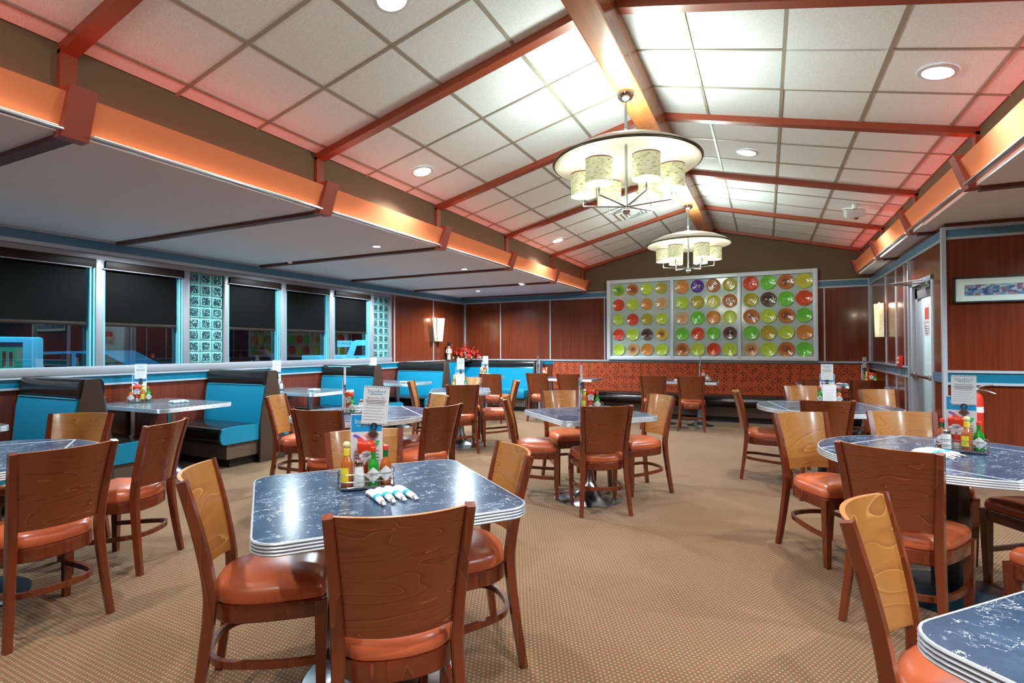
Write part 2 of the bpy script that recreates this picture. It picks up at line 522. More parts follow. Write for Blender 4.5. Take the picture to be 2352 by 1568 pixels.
# right wall with the door opening
DY0, DY1, DZ = 6.98, 7.92, 2.10
mb = MB()
wall_x(mb, XR, XR+0.12, DY1, YB, 0, 2.62)
wall_x(mb, XR, XR+0.12, YW, DY0, 0, 2.62)
wall_x(mb, XR, XR+0.12, DY0, DY1, DZ, 2.62)
struct(mb.obj('wall_right', WALLWOOD, smooth=0))
slab('wall_front_right', XR+0.12, XE, YW, YW+0.12, 0, 2.62, WALLWOOD)
slab('wall_far_right', XE, XE+0.12, YF, YW+0.12, 0, 2.62, WALLWOOD)
mb = MB().box(((XL+XE)/2, YF-0.06, 1.3), (XE-XL, 0.12, 2.6), 0)
mb.prism([(XL, 2.6), (XE, 2.6), (XE, 2.7), (XK1+0.05, 3.05), (XC, 3.69), (XK0-0.05, 3.05), (XL, 2.7)], YF-0.12, YF, 'y', 1)
struct(mb.obj('wall_near', [WALLWOOD, BROWN], smooth=0))
# brown clerestory walls of the vault
slab('wall_vault_left', XK0-0.08, XK0, YF, YB, ZS+0.03, ZK+0.06, BROWN)
slab('wall_vault_right', XK1, XK1+0.08, YF, YB, ZS+0.08, ZK+0.06, BROWN)
# soffits
slab('ceiling_left', XL, XK0+0.03, YF, YB, ZS, ZS+0.04, SOFFIT)
mb = MB().box(((XK1+XE)/2-0.015, (YF+YW)/2, ZS+0.06), (XE-XK1+0.03, YW-YF, 0.04))
mb.box(((XK1+XR)/2+0.0, (YW+YB)/2, ZS+0.06), (XR-XK1+0.1, YB-YW, 0.04))
struct(mb.obj('ceiling_right', SOFFIT, smooth=0))
# vaulted tile ceiling
mb = MB()
for sgn in (-1, 1):
    XS = [0.0, 0.58, 1.18, 1.775, 2.325, 2.46] if sgn < 0 else [0.0, 0.53, 1.115, 1.70, 2.285, 2.46]
    def tq(d0, d1, y0, y1, dz, mi, th=0.0):
        pts = []
        for y in (y0, y1):
            for dd in (d0, d1):
                pts.append((XC+sgn*dd, y, ZK+SL*(2.46-dd)+dz))
        lo = [(p[0], p[1], p[2]-th) for p in pts]
        mb.add(pts+lo, [(0, 1, 3, 2), (4, 6, 7, 5), (0, 4, 5, 1), (2, 3, 7, 6), (0, 2, 6, 4), (1, 5, 7, 3)], mi)
    tq(0, 2.5, YF, YB, 0.05, 0, 0.04)
    for i in range(len(RAFT)-1):
        a = RAFT[i]
        for k in range(3):
            y0, y1 = a+k*1.81/3, a+(k+1)*1.81/3
            if y0 > YB: continue
            y1 = min(y1, YB)
            for j in range(5):
                tq(XS[j]+0.012, XS[j+1]-0.012, y0+0.012, y1-0.012, 0.012, 0, 0.012)
            tq(0, 2.46, y1-0.011, y1+0.011, 0.012, 1, 0.018)
    for x in XS[1:5]: tq(x-0.011, x+0.011, YF, YB, 0.012, 1, 0.018)
sgn = 1; tq(1.127, 1.688, 3.36, 4.54, 0.004, 0, 0.01)      # one large plain panel over two tiles
struct(mb.obj('ceiling', [TILE, TBAR], smooth=0))
# ridge beam
mb = MB().box((XC+0.045, (YF+YB)/2, 3.42), (0.19, YB-YF, 0.24), bev=0.012)
trim(mb, RIDGE)
# rafters under the vault, posts on the brown wall, brackets on the cove
def rafter(y, sgn):
    mb = MB()
    for a, b in ((0.06, 2.46),):
        vs = []
        for yy in (y-0.04, y+0.04):
            for dd in (a, b):
                z = ZK+SL*(2.46-dd)
                vs += [(XC+sgn*dd, yy, z+0.005), (XC+sgn*dd, yy, z-0.055)]
        mb.add(vs, [(0, 2, 3, 1), (4, 5, 7, 6), (0, 1, 5, 4), (2, 6, 7, 3), (0, 4, 6, 2), (1, 3, 7, 5)])
    xk = XK0 if sgn < 0 else XK1
    zb = 2.60 if sgn < 0 else 2.66
    mb.box((xk-sgn*0.014, y, (ZK+zb)/2-0.02), (0.028, 0.08, ZK-zb-0.02))
    trim(mb, RAFTER)
    # bracket over the cove
    mb = MB()
    if sgn < 0: poly = [(XK0, 2.47), (XK0+0.075, 2.47), (XK0+0.165, 2.73), (XK0, 2.73)]
    else: poly = [(XK1, 2.53), (XK1-0.075, 2.53), (XK1-0.165, 2.79), (XK1, 2.79)]
    mb.prism(poly, y-0.055, y+0.075, 'y')
    trim(mb, BRACKET)
    # batten across the soffit
    mb = MB()
    if sgn < 0: mb.box(((XL+XK0)/2, y, ZS-0.014), (XK0-XL, 0.075, 0.03))
    elif y < YW: mb.box(((XE+XK1)/2, y, ZS+0.026), (XE-XK1, 0.075, 0.03))
    else: mb.box(((XR+XK1)/2, y, ZS+0.026), (XR-XK1, 0.075, 0.03))
    trim(mb, RAFTER_DARK)
for y in RAFT:
    if YF < y < YB:
        rafter(y, -1); rafter(y, 1)
# cove panels (leaning outwards) with the strip light along their foot
STRIP = glow('cove_strip_glow', (255, 236, 205), E_STRIP)
STRIP_CASE = pm('strip_light_case', (210, 210, 214), 0.25, 0.6)
TROUGH = glow('cove_red_glow', (255, 64, 50), E_TROUGH)
def nth(i): return ['first', 'second', 'third', 'fourth', 'fifth', 'sixth', 'seventh', 'eighth', 'ninth'][i]
edges = [YF]+[y for y in RAFT if YF < y < YB]+[YB]
for sgn in (-1, 1):
    xk = XK0 if sgn < 0 else XK1
    zo = 0.0 if sgn < 0 else 0.055
    ii = -sgn
    for i in range(len(edges)-1):
        y0, y1 = edges[i]+0.075, edges[i+1]-0.055
        if y1-y0 < 0.05: continue
        mb = MB()
        mb.prism([(xk+ii*0.035, 2.515+zo), (xk+ii*0.047, 2.515+zo), (xk+ii*0.127, 2.695+zo), (xk+ii*0.115, 2.695+zo)], y0, y1, 'y')
        trim(mb, FASCIA)
        # red tube hidden in the trough behind the panel
        lab = '%s cove, bay %s from the near end' % ('left' if sgn < 0 else 'right', nth(i))
        t = thing('cove_light', 'strip light under the orange panel, '+lab, 'strip light', (xk+ii*0.07, (y0+y1)/2, 2.50+zo), 0, 'cove strip lights')
        L = y1-y0
        MB().box((ii*0.02, 0, 0.0), (0.045, L, 0.014), bev=0.004).obj('case', STRIP_CASE, t)
        MB().box((ii*0.012, 0, 0.011), (0.026, L-0.04, 0.008)).obj('tube', STRIP, t, smooth=0)
        MB().box((-ii*0.035, 0, 0.135), (0.03, L-0.02, 0.015)).obj('red_tube', TROUGH, t, smooth=0, label='red tube in the trough behind the panel')

# bands, rails, seams ------------------------------------------------
def tr_box(x0, x1, y0, y1, z0, z1, m):
    return trim(MB().box(((x0+x1)/2, (y0+y1)/2, (z0+z1)/2), (abs(x1-x0), abs(y1-y0), abs(z1-z0))), m)
T = 0.012
# left wall
tr_box(XL, XL+T, YF, YB, 2.385, 2.475, BAND_UP)
tr_box(XL, XL+T*2, YF, YB, 2.475, 2.50, TRIM)
tr_box(XL, XL+T*1.6, YF, YB, 2.345, 2.385, TRIM)
tr_box(XL, XL+T*2.2, YF, YB, 1.045, 1.065, TRIM)
tr_box(XL, XL+T, YF, YB, 0.965, 1.045, BAND_LO)
tr_box(XL, XL+T*1.6, YF, YB, 0.945, 0.965, TRIM)
for y in (8.12, 9.43): tr_box(XL, XL+T, y-0.012, y+0.012, 1.06, 2.35, TRIM)
tr_box(XL, XL+0.03, YB-0.03, YB, 1.06, 2.35, TRIM)
# back wall
tr_box(XL, XR, YB-T, YB, 2.385, 2.475, BAND_UP)
tr_box(XL, XR, YB-T*2, YB, 2.475, 2.495, TRIM)
tr_box(XL, XR, YB-T*1.6, YB, 2.355, 2.385, TRIM)
tr_box(XL, XR, YB-T*2.2, YB, 1.045, 1.072, TRIM)
tr_box(-4.46, -4.1, YB-T, YB, 0.965, 1.045, BAND_LO)
for x in (-5.463, -4.247, -3.03, 0.925): tr_box(x-0.012, x+0.012, YB-T, YB, 1.07, 2.36, TRIM)
tr_box(XR-0.03, XR, YB-0.03, YB, 1.07, 2.5, TRIM)
# right wall
tr_box(XR-T, XR, YW, YB, 2.40, 2.49, BAND_UP)
tr_box(XR-T*1.6, XR, YW, YB, 2.375, 2.40, TRIM)
tr_box(XR-T*2, XR, DY1, YB, 1.06, 1.08, TRIM)
tr_box(XR-T, XR, DY1, YB, 0.965, 1.06, BAND_UP)
tr_box(XR-T*1.6, XR, DY1, YB, 0.94, 0.965, TRIM)
tr_box(XR-T, XR, YW, DY0, 0.965, 1.06, BAND_UP)
for y in (9.43, 8.75, 8.25): tr_box(XR-T, XR, y-0.01, y+0.01, 0, 2.38, TRIM)
tr_box(XR-0.03, XR, DY1+0.01, DY1+0.06, 0, 2.38, TRIM)
tr_box(XR-0.035, XR+0.0, YW-0.035, YW+0.02, 0, 2.50, TRIM)
# wall with the picture
tr_box(XR, XE, YW-T, YW, 2.40, 2.47, BAND_UP)
tr_box(XR, XE, YW-T*2, YW, 2.47, 2.50, TRIM)
tr_box(XR, XE, YW-T*1.6, YW, 2.375, 2.40, TRIM)
tr_box(XR, XE, YW-T*2, YW, 1.068, 1.092, TRIM)
tr_box(XR, XE, YW-T, YW, 0.975, 1.068, BAND_LO)
tr_box(XR, XE, YW-T*2, YW, 0.950, 0.975, TRIM)

# windows -------------------------------------------------------------
mb = MB()
wx0, wx1 = XL-0.10, XL+0.02
mb.box(((wx0+wx1)/2, (YF+WY1)/2, 1.108), (wx1-wx0+0.02, WY1-YF, 0.085), bev=0.006)
mb.box(((wx0+wx1)/2, (YF+WY1)/2, 2.312), (wx1-wx0, WY1-YF, 0.06), bev=0.006)
muls = [(3.12, 3.195), (4.055, 4.13), (4.59, 4.65), (5.485, 5.58), (6.435, 6.55), (7.42, 7.52), (7.96, 8.02), (2.02, 2.09), (0.9, 0.97), (-0.25, -0.18), (-1.4, -1.33)]
for a, b in muls: mb.box(((wx0+wx1)/2, (a+b)/2, 1.71), (wx1-wx0, b-a, 1.16), bev=0.004)
struct(mb.obj('trim_window_frame', FRAME))
wins = [(-1.33, -0.25), (-0.18, 0.9), (0.97, 2.02), (2.09, 3.12), (3.195, 4.055), (4.65, 5.485), (5.58, 6.435), (6.55, 7.42)]
CYANTRIM = pm('window_track_cyan', (120, 200, 214), 0.25, 0.3)
blind_lab = {3: 'black roller blind on the leftmost window in view', 4: 'black roller blind left of the nearer glass block panel', 5: 'black roller blind just right of the nearer glass block panel',
             6: 'black roller blind on the middle window of the far group of three', 7: 'black roller blind left of the farther glass block panel'}
for i, (a, b) in enumerate(wins):
    w_ = struct(MB().box((XL-0.06, (a+b)/2, 1.71), (0.006, b-a, 1.16)).obj('window_%d' % (i+1), GLASS, smooth=0))
    m2 = MB()
    for yy in (b-0.045, b-0.012): m2.box((XL-0.02, yy, 1.71), (0.06, 0.016, 1.14))
    m2.box((XL-0.02, a+0.01, 1.71), (0.06, 0.014, 1.14))
    m2.obj('side_track', CYANTRIM, w_, smooth=0)
    if i >= 2:
        t = thing('roller_blind', blind_lab.get(i, 'black roller blind on the window beside the camera'), 'blind', (XL-0.005, (a+b)/2, 2.27), 0, 'roller blinds')
        MB().box((0.012, -0.0, -0.035), (0.07, b-a-0.01, 0.085), bev=0.008).obj('blind_box', BLINDBOX, t)
        MB().box((0.008, -0.03, -0.08), (0.075, b-a-0.03, 0.008)).obj('lip', FRAME, t, smooth=0)
        MB().box((-0.004, -0.035, -0.365), (0.006, b-a-0.085, 0.60)).obj('fabric', BLIND, t, smooth=0)
        MB().box((-0.004, -0.035, -0.672), (0.02, b-a-0.085, 0.035), bev=0.004).obj('bottom_bar', BLINDBOX, t)
for q, (a, b) in enumerate(((4.13, 4.59), (7.52, 7.96))):
    mb = MB(); nz, ny = 8, 3
    mb.box((XL-0.05, (a+b)/2, 1.715), (0.05, b-a, 1.14), 1)
    for iy in range(ny):
        for iz in range(nz):
            sy, sz = (b-a)/ny, 1.13/nz
            cy, cz = a+(iy+.5)*sy, 1.152+(iz+.5)*sz
            mb.box((XL-0.047, cy, cz), (0.085, sy-0.012, sz-0.012), 0, bev=0.012)
            mb.loft([[(XL-0.0035, y, z) for y, z in rrect(sy-0.05, sz-0.045, 0.012, 2, cy-0.006, cz)], [(XL-0.001, y, z) for y, z in rrect(sy-0.064, sz-0.06, 0.012, 2, cy-0.006, cz)]], 2)
    struct(mb.obj('window_%d' % (9+q), [BLOCK, GROUT, BLOCKIN]))

# door ------------------------------------------------------------------
dr = bpy.data.objects.new('door_1', None); COL.objects.link(dr); dr.location = (XR+0.05, DY0, 0); struct(dr)
DW = DY1-DY0
mb = MB()
for y in (0.03, DW-0.03): mb.box((0, y, DZ/2), (0.12, 0.06, DZ), bev=0.004)
mb.box((0, DW/2, DZ-0.03), (0.12, DW, 0.06), bev=0.004)
mb.obj('frame', TRIM, dr)
mb = MB()
for y in (0.11, DW-0.11): mb.box((0, y, DZ/2-0.03), (0.05, 0.1, DZ-0.1), bev=0.004)
for z in (0.14, DZ-0.14): mb.box((0, DW/2, z), (0.05, DW-0.12, 0.14), bev=0.004)
mb.obj('leaf', FRAME, dr)
MB().box((0, DW/2, DZ/2), (0.006, DW-0.3, DZ-0.3)).obj('pane', CLEAR, dr, smooth=0)
mb = MB().box((-0.07, DW/2, 0.985), (0.03, DW-0.14, 0.035), bev=0.006)
for y in (0.12, DW-0.12): mb.box((-0.045, y, 0.985), (0.05, 0.05, 0.06), bev=0.005)
mb.obj('push_bar', CHROME, dr)
mb = MB().box((-0.05, 0.28, DZ-0.09), (0.06, 0.26, 0.06), bev=0.006)
mb.tube([(-0.08, 0.34, DZ-0.06), (-0.30, 0.62, DZ-0.05), (-0.06, 0.86, DZ-0.03)], 0.012, 6)
mb.tube([(-0.08, 0.30, DZ-0.03), (-0.31, 0.62, DZ-0.035)], 0.010, 6)
mb.obj('door_closer', CHROME, dr)
mb = MB().box((-0.012, 0.42, 1.62), (0.003, 0.24, 0.36), 0)
mb.box((-0.0145, 0.42, 1.70), (0.001, 0.16, 0.13), 1)
mb.text('NOTICE', 0.04, Matrix.Translation((-0.0145, 0.42, 1.60)) @ Matrix.Rotation(-PI/2, 4, 'Z') @ Matrix.Rotation(PI/2, 4, 'X'), 1)
for k in range(4): mb.box((-0.0145, 0.42, 1.555-0.026*k), (0.001, 0.17, 0.007), 2)
mb.obj('notice', [PAPER, pm('notice_red', (190, 80, 70), 0.7), INK], dr, smooth=0, label='paper notice with red print taped to the glass')
# lit vestibule behind the door
mb = MB().box((XR+1.4, 7.45, 1.3), (0.06, 2.0, 2.6)); mb.box((XR+0.76, 8.3, 1.3), (1.3, 0.06, 2.6)); mb.box((XR+0.76, 7.5, 2.58), (1.3, 1.7, 0.05))
struct(mb.obj('wall_vestibule', pm('vestibule_paint', (214, 226, 228), 0.8), smooth=0))
t = thing('ceiling_lamp', 'round lamp on the ceiling of the lit vestibule behind the glass door', 'lamp', (XR+0.7, 7.45, 2.54))
MB().lathe([(0.13, 0.0), (0.12, -0.03), (0.02, -0.05)], 20).obj('diffuser', glow('vestibule_glow', (225, 245, 250), 3.0), t)
lamp('POINT', 'vestibule_light', (0, 0, -0.15), 170, (0.85, 0.97, 1.0), 0.1, t)

# ================================================================== LIGHTS ON THE CEILING
LENS = glow('downlight_lens', (240, 248, 255), 26.0)
RING = pm('downlight_ring', (214, 216, 218), 0.35, 0.3)
def mk_down(r):
    def f():
        t = thing('recessed_light', '', 'light')
        MB().lathe([(r*1.3, 0.0), (r*1.28, -0.008), (r, -0.012), (r*0.98, 0.0)], 28, cap=False).obj('trim_ring', RING, t)
        MB().lathe([(r, -0.003), (r*0.6, -0.006), (0.005, -0.007)], 28).obj('lens', LENS, t)
        return t
    return f
downs = [(-3.05, 4.30, 'bright recessed light low on the left ceiling slope, nearer of two'), (-3.05, 8.06, 'bright recessed light low on the left ceiling slope, nearer the back wall'),
         (-1.935, 2.43, 'bright recessed light at the top edge of the picture, left ceiling slope'), (1.01, 4.23, 'large bright recessed light on the near right ceiling slope'),
         (1.01, 8.07, 'bright recessed light beside the projector box on the right ceiling slope'), (-0.16, 6.07, 'bright recessed light close to the ridge, right of the nearer chandelier'),
         (-3.05, 0.6, 'recessed light low on the left ceiling slope above the camera'), (1.01, 0.6, 'recessed light low on the right ceiling slope above the camera'),
         (-0.16, 1.2, 'recessed light near the ridge above the camera'), (-0.05, -1.2, 'recessed light on the right slope behind the camera')]
for x, y, lab in downs:
    s = 1 if x > XC else -1
    o = inst('down_big', mk_down(0.085), lab, 'light', (x, y, zc(x)-0.004), 0, 'vault downlights')
    o.rotation_euler = (0, s*math.atan(SL), 0)
    lamp('SPOT', 'downlight_lamp', (x, y, zc(x)-0.05), W_DOWN, (0.97, 0.98, 1.0), 0.035, None, (0, 0, 0), R(128), 0.75)
soff = [(-5.79, 3.365, 'small recessed light over the first window booth'), (-5.79, 5.15, 'small recessed light over the second window booth'), (-5.79, 7.0, 'small recessed light over the third window booth'),
        (-4.0, 4.75, 'small recessed light on the soffit near the cove, nearer of two'), (-4.0, 6.70, 'small recessed light on the soffit near the cove, farther of two'), (-5.3, 9.41, 'small recessed light over the corner booth'),
        (-5.79, 1.5, 'small recessed light on the soffit left of the picture'), (-4.0, 8.7, 'small recessed light near the cove by the back wall'),
        (3.0, 1.0, 'recessed light on the right soffit beside the camera'), (3.0, 3.0, 'recessed light on the right soffit beyond the picture edge'), (3.0, 5.0, 'recessed light on the right soffit near the picture wall')]
for x, y, lab in soff:
    zz = ZS if x < 0 else ZS+0.04
    inst('down_small', mk_down(0.045), lab, 'light', (x, y, zz-0.001), 0, 'soffit downlights')
    lamp('SPOT', 'soffit_lamp', (x, y, zz-0.03), W_SOFFIT, (0.78, 0.93, 1.0), 0.03, None, (0, 0, 0), R(160), 0.6)

# ceiling vent and projector box
t = thing('ceiling_vent', 'square white air vent on the left ceiling slope behind the nearer chandelier', 'vent', (-1.78, 8.0, zc(-1.78)-0.006))
t.rotation_euler = (0, -math.atan(SL), 0)
mb = MB(); mb.prism(rrect(0.5, 0.5, 0.01, 2), -0.02, 0, 'z'); mb.obj('plate', WHITE, t)
mb = MB()
for k in (0.18, 0.13, 0.08): mb.loft([at(rrect(k*2, k*2, 0.004, 1), -0.02), at(rrect(k*2-0.03, k*2-0.03, 0.004, 1), -0.045), at(rrect(k*2-0.045, k*2-0.045, 0.004, 1), -0.045), at(rrect(k*2-0.02, k*2-0.02, 0.004, 1), -0.02)], cap0=False, cap1=False)
mb.obj('louver', pm('vent_grey', (186, 190, 190), 0.5), t)
t = thing('projector', 'pale tilted projector box fixed beside the light on the right slope', 'projector', (1.0, 7.72, zc(1.0)-0.01))
MB().cyl((0, 0, 0.0), (0, 0, -0.06), 0.03).obj('mount', WHITE, t)
MB().box((0, 0, -0.11), (0.2, 0.26, 0.1), bev=0.012, M=Matrix.Rotation(0.25, 4, 'X')).obj('body', pm('projector_grey', (206, 206, 204), 0.4), t)
MB().cyl((0.04, 0.10, -0.12), (0.04, 0.15, -0.135), 0.03).obj('lens', BLACK, t)

# ================================================================== CHANDELIERS
def mk_shade_mat():
    d = Nd('lamp_shade_green_linen')
    co = d.coord('Object')
    n = d.noise(d.map(co, (30, 30, 90)), 1.0, 3)
    c = d.ramp(n, [(0.30, (130, 138, 84)), (0.40, (196, 206, 152)), (0.52, (220, 227, 190)), (0.7, (232, 238, 214))])
    d.set(col=c, rough=0.8, ecol=c, es=0.34)
    return d.m
SHADE = mk_shade_mat()
SHADE_RIM = pm('shade_rim_rust', (150, 84, 44), 0.5)
DIFF = glow('shade_diffuser', (255, 252, 246), 1.8)
DISH = Nd('dish_cream').set(col=lin((232, 230, 222)), rough=0.55).m
DISH_RIM = pm('dish_rim_bronze', (96, 90, 72), 0.35, 0.6)
def mk_chandelier():
    t = thing('chandelier', '', 'chandelier')          # origin at the canopy under the ridge beam, z = 3.30
    MB().lathe([(0.065, 0.0), (0.065, -0.01), (0.06, -0.035), (0.04, -0.058), (0.012, -0.07)], 24).obj('canopy', BRIGHT, t)
    MB().cyl((0, 0, -0.06), (0, 0, -0.90), 0.011, 10).obj('rod', CHROME, t)
    prof = [(0.56, -0.545), (0.50, -0.50), (0.40, -0.452), (0.27, -0.415), (0.14, -0.395), (0.02, -0.388)]
    pin = [(r*0.985, z-0.014) for r, z in reversed(prof)]
    MB().lathe(prof+pin, 56, cap=False).obj('dish', DISH, t)
    MB().tube([(0.56*math.cos(2*PI*i/56), 0.56*math.sin(2*PI*i/56), -0.548) for i in range(56)], 0.008, 6, closed=True).obj('dish_rim', DISH_RIM, t)
    MB().sphere((0, 0, -0.915), 0.033, 20).obj('hub', BRIGHT, t)
    lens = MB().lathe([(0.06, -0.375), (0.05, -0.362), (0.01, -0.358)], 20).obj('uplight_lens', glow('uplight_glow', (235, 255, 240), 6), t)
    for k in range(6):
        a = R(8+60*k); x, y = 0.335*math.cos(a), 0.335*math.sin(a)
        M = Matrix.Translation((x, y, 0))
        s = MB().lathe([(0.098, -0.775), (0.098, -0.60), (0.094, -0.60), (0.094, -0.775)], 28, M=M, cap=False).obj('lamp_shade', SHADE, t)
        MB().lathe([(0.0995, -0.606), (0.0995, -0.598), (0.093, -0.598), (0.093, -0.606)], 28, M=M, cap=False).obj('rim', SHADE_RIM, s)
        MB().lathe([(0.093, -0.772), (0.05, -0.774), (0.005, -0.775)], 24, M=M, cap=True).obj('diffuser', DIFF, s)
        MB().tube([(0, 0, -0.885), (x, y, -0.855), (x, y, -0.778)], 0.007, 8, up=(math.sin(a), -math.cos(a), 0)).obj('arm', CHROME, t)
    return t
for y, lab in ((4.05, 'nearer chandelier with cream dish and six green drum shades under the ridge beam'), (7.66, 'farther chandelier with cream dish and six drum shades before the brown gable'), (0.44, 'added unseen chandelier with cream dish for fill light above the camera'), (-1.6, 'added unseen chandelier with cream dish for fill light behind the camera')):  # last two are unseen additions that supply fill light
    o = inst('chandelier', mk_chandelier, lab, 'chandelier', (-0.965, y, 3.30), 0, 'chandeliers')
    lamp('POINT', 'chandelier_uplight', (-0.965, y, 3.02), W_DISH*(1 if y > 2 else 0.6), (0.80, 1.0, 0.90), 0.12)
    for k in range(6):
        a = R(8+60*k)
        lamp('POINT', 'shade_lamp', (-0.965+0.335*math.cos(a), y+0.335*math.sin(a), 2.47), W_SHADE, (1, 0.95, 0.86), 0.05)
        lamp('POINT', 'shade_lamp', (-0.965+0.335*math.cos(a), y+0.335*math.sin(a), 2.66), W_SHADE*0.4, (0.97, 1.0, 0.92), 0.03)

# ================================================================== CHAIRS
def lerp_path(pts, n=5): return smoothline(pts, n)
POST = [(0.200, -0.236, 0), (0.183, -0.205, 0.22), (0.172, -0.185, 0.42), (0.174, -0.192, 0.53), (0.184, -0.222, 0.69), (0.198, -0.268, 0.873)]
def mk_chair():
    t = thing('dining_chair', '', 'chair')
    ctl = [(0, .205), (.12, .205), (.19, .2), (.207, .17), (.205, .08), (.197, -.02), (.178, -.11), (.13, -.175), (.06, -.2), (0, -.205)]
    half = ctl[:]
    pts = half+[(-x, y) for x, y in reversed(half[1:-1])]
    out = [(p[0], p[1]) for p in smoothline([(x, y, 0) for x, y in pts], 4, True)][::-1]
    def sc_out(k, z, dy=0): return [(x*k, y*k+dy, z) for x, y in out]
    # apron
    MB().loft([sc_out(0.985, 0.352), sc_out(1.0, 0.356), sc_out(1.0, 0.410), sc_out(0.99, 0.415)]).obj('seat_frame', WOOD_POST, t)
    # cushion
    MB().loft([sc_out(0.965, 0.415), sc_out(0.985, 0.422), sc_out(0.987, 0.440), sc_out(0.965, 0.462), sc_out(0.9, 0.478), sc_out(0.75, 0.489), sc_out(0.5, 0.496), sc_out(0.2, 0.499)]).obj('seat_cushion', VINYL_RUST, t, smooth=60)
    # rear legs running up into the back posts
    for sx in (-1, 1):
        p = [(sx*x, y, z) for x, y, z in lerp_path(POST, 5)]
        sec = [(-.017, -.017), (.017, -.017), (.017, .015), (.012, .020), (-.012, .020), (-.017, .015)]
        MB().sweep(p, sec, up=(0, -1, 0), scales=[0.85+0.25*min(1, z/0.45) if z < 0.45 else 1.1-0.25*(z-0.45)/0.42 for _, _, z in p]).obj('leg', WOOD_POST, t)
        q = [(sx*0.189, 0.182, 0.0), (sx*0.192, 0.183, 0.2), (sx*0.1935, 0.184, 0.412)]
        s2 = [(-.021, -.021), (.021, -.021), (.021, .021), (-.021, .021)]
        MB().sweep(q, s2, up=(0, 1, 0), scales=[0.68, 0.88, 1.05]).obj('leg', WOOD_POST, t)
    # curved ply back between the posts
    rows = []
    P = lerp_path(POST, 5)
    def post_at(z):
        for a, b in zip(P, P[1:]):
            if a[2] <= z <= b[2]+1e-6:
                f = (z-a[2])/(b[2]-a[2]+1e-9); return a[0]+(b[0]-a[0])*f, a[1]+(b[1]-a[1])*f
        return P[-1][0], P[-1][1]
    nz, nx = 10, 14
    rings = []
    for i in range(nz+1):
        zz = 0.505+(0.872-0.505)*i/nz
        px, py = post_at(min(zz, 0.872)); hx = px-0.014
        fr, bk = [], []
        for j in range(nx+1):
            u = -1+2*j/nx; b = 0.050*(1-u*u)
            fr.append((hx*u, py-b+0.006, zz)); bk.append((hx*u, py-b-0.008, zz))
        rings.append(fr+bk[::-1])
    n = len(rings[0])
    mb = MB()
    mb.v = [p for r in rings for p in r]
    for i in range(nz):
        for j in range(n):
            k = (j+1) % n
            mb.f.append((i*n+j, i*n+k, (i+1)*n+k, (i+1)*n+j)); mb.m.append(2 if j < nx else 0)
    for ring, mi in ((0, 1), (nz, 1)):
        o = ring*n
        for j in range(nx): mb.f.append((o+j, o+j+1, o+n-2-j, o+n-1-j)); mb.m.append(mi)
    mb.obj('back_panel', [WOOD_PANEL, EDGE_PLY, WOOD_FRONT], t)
    # bent hoop stretcher
    hoop = smoothline([(.186, .17, .185), (.188, .06, .19), (.178, -.06, .2), (.15, -.16, .208), (.08, -.205, .21), (0, -.215, .21), (-.08, -.205, .21), (-.15, -.16, .208), (-.178, -.06, .2), (-.188, .06, .19), (-.186, .17, .185)], 4)
    MB().sweep(hoop, [(-.009, -.013), (.009, -.013), (.009, .013), (-.009, .013)]).obj('stretcher', WOOD_POST, t)
    return t
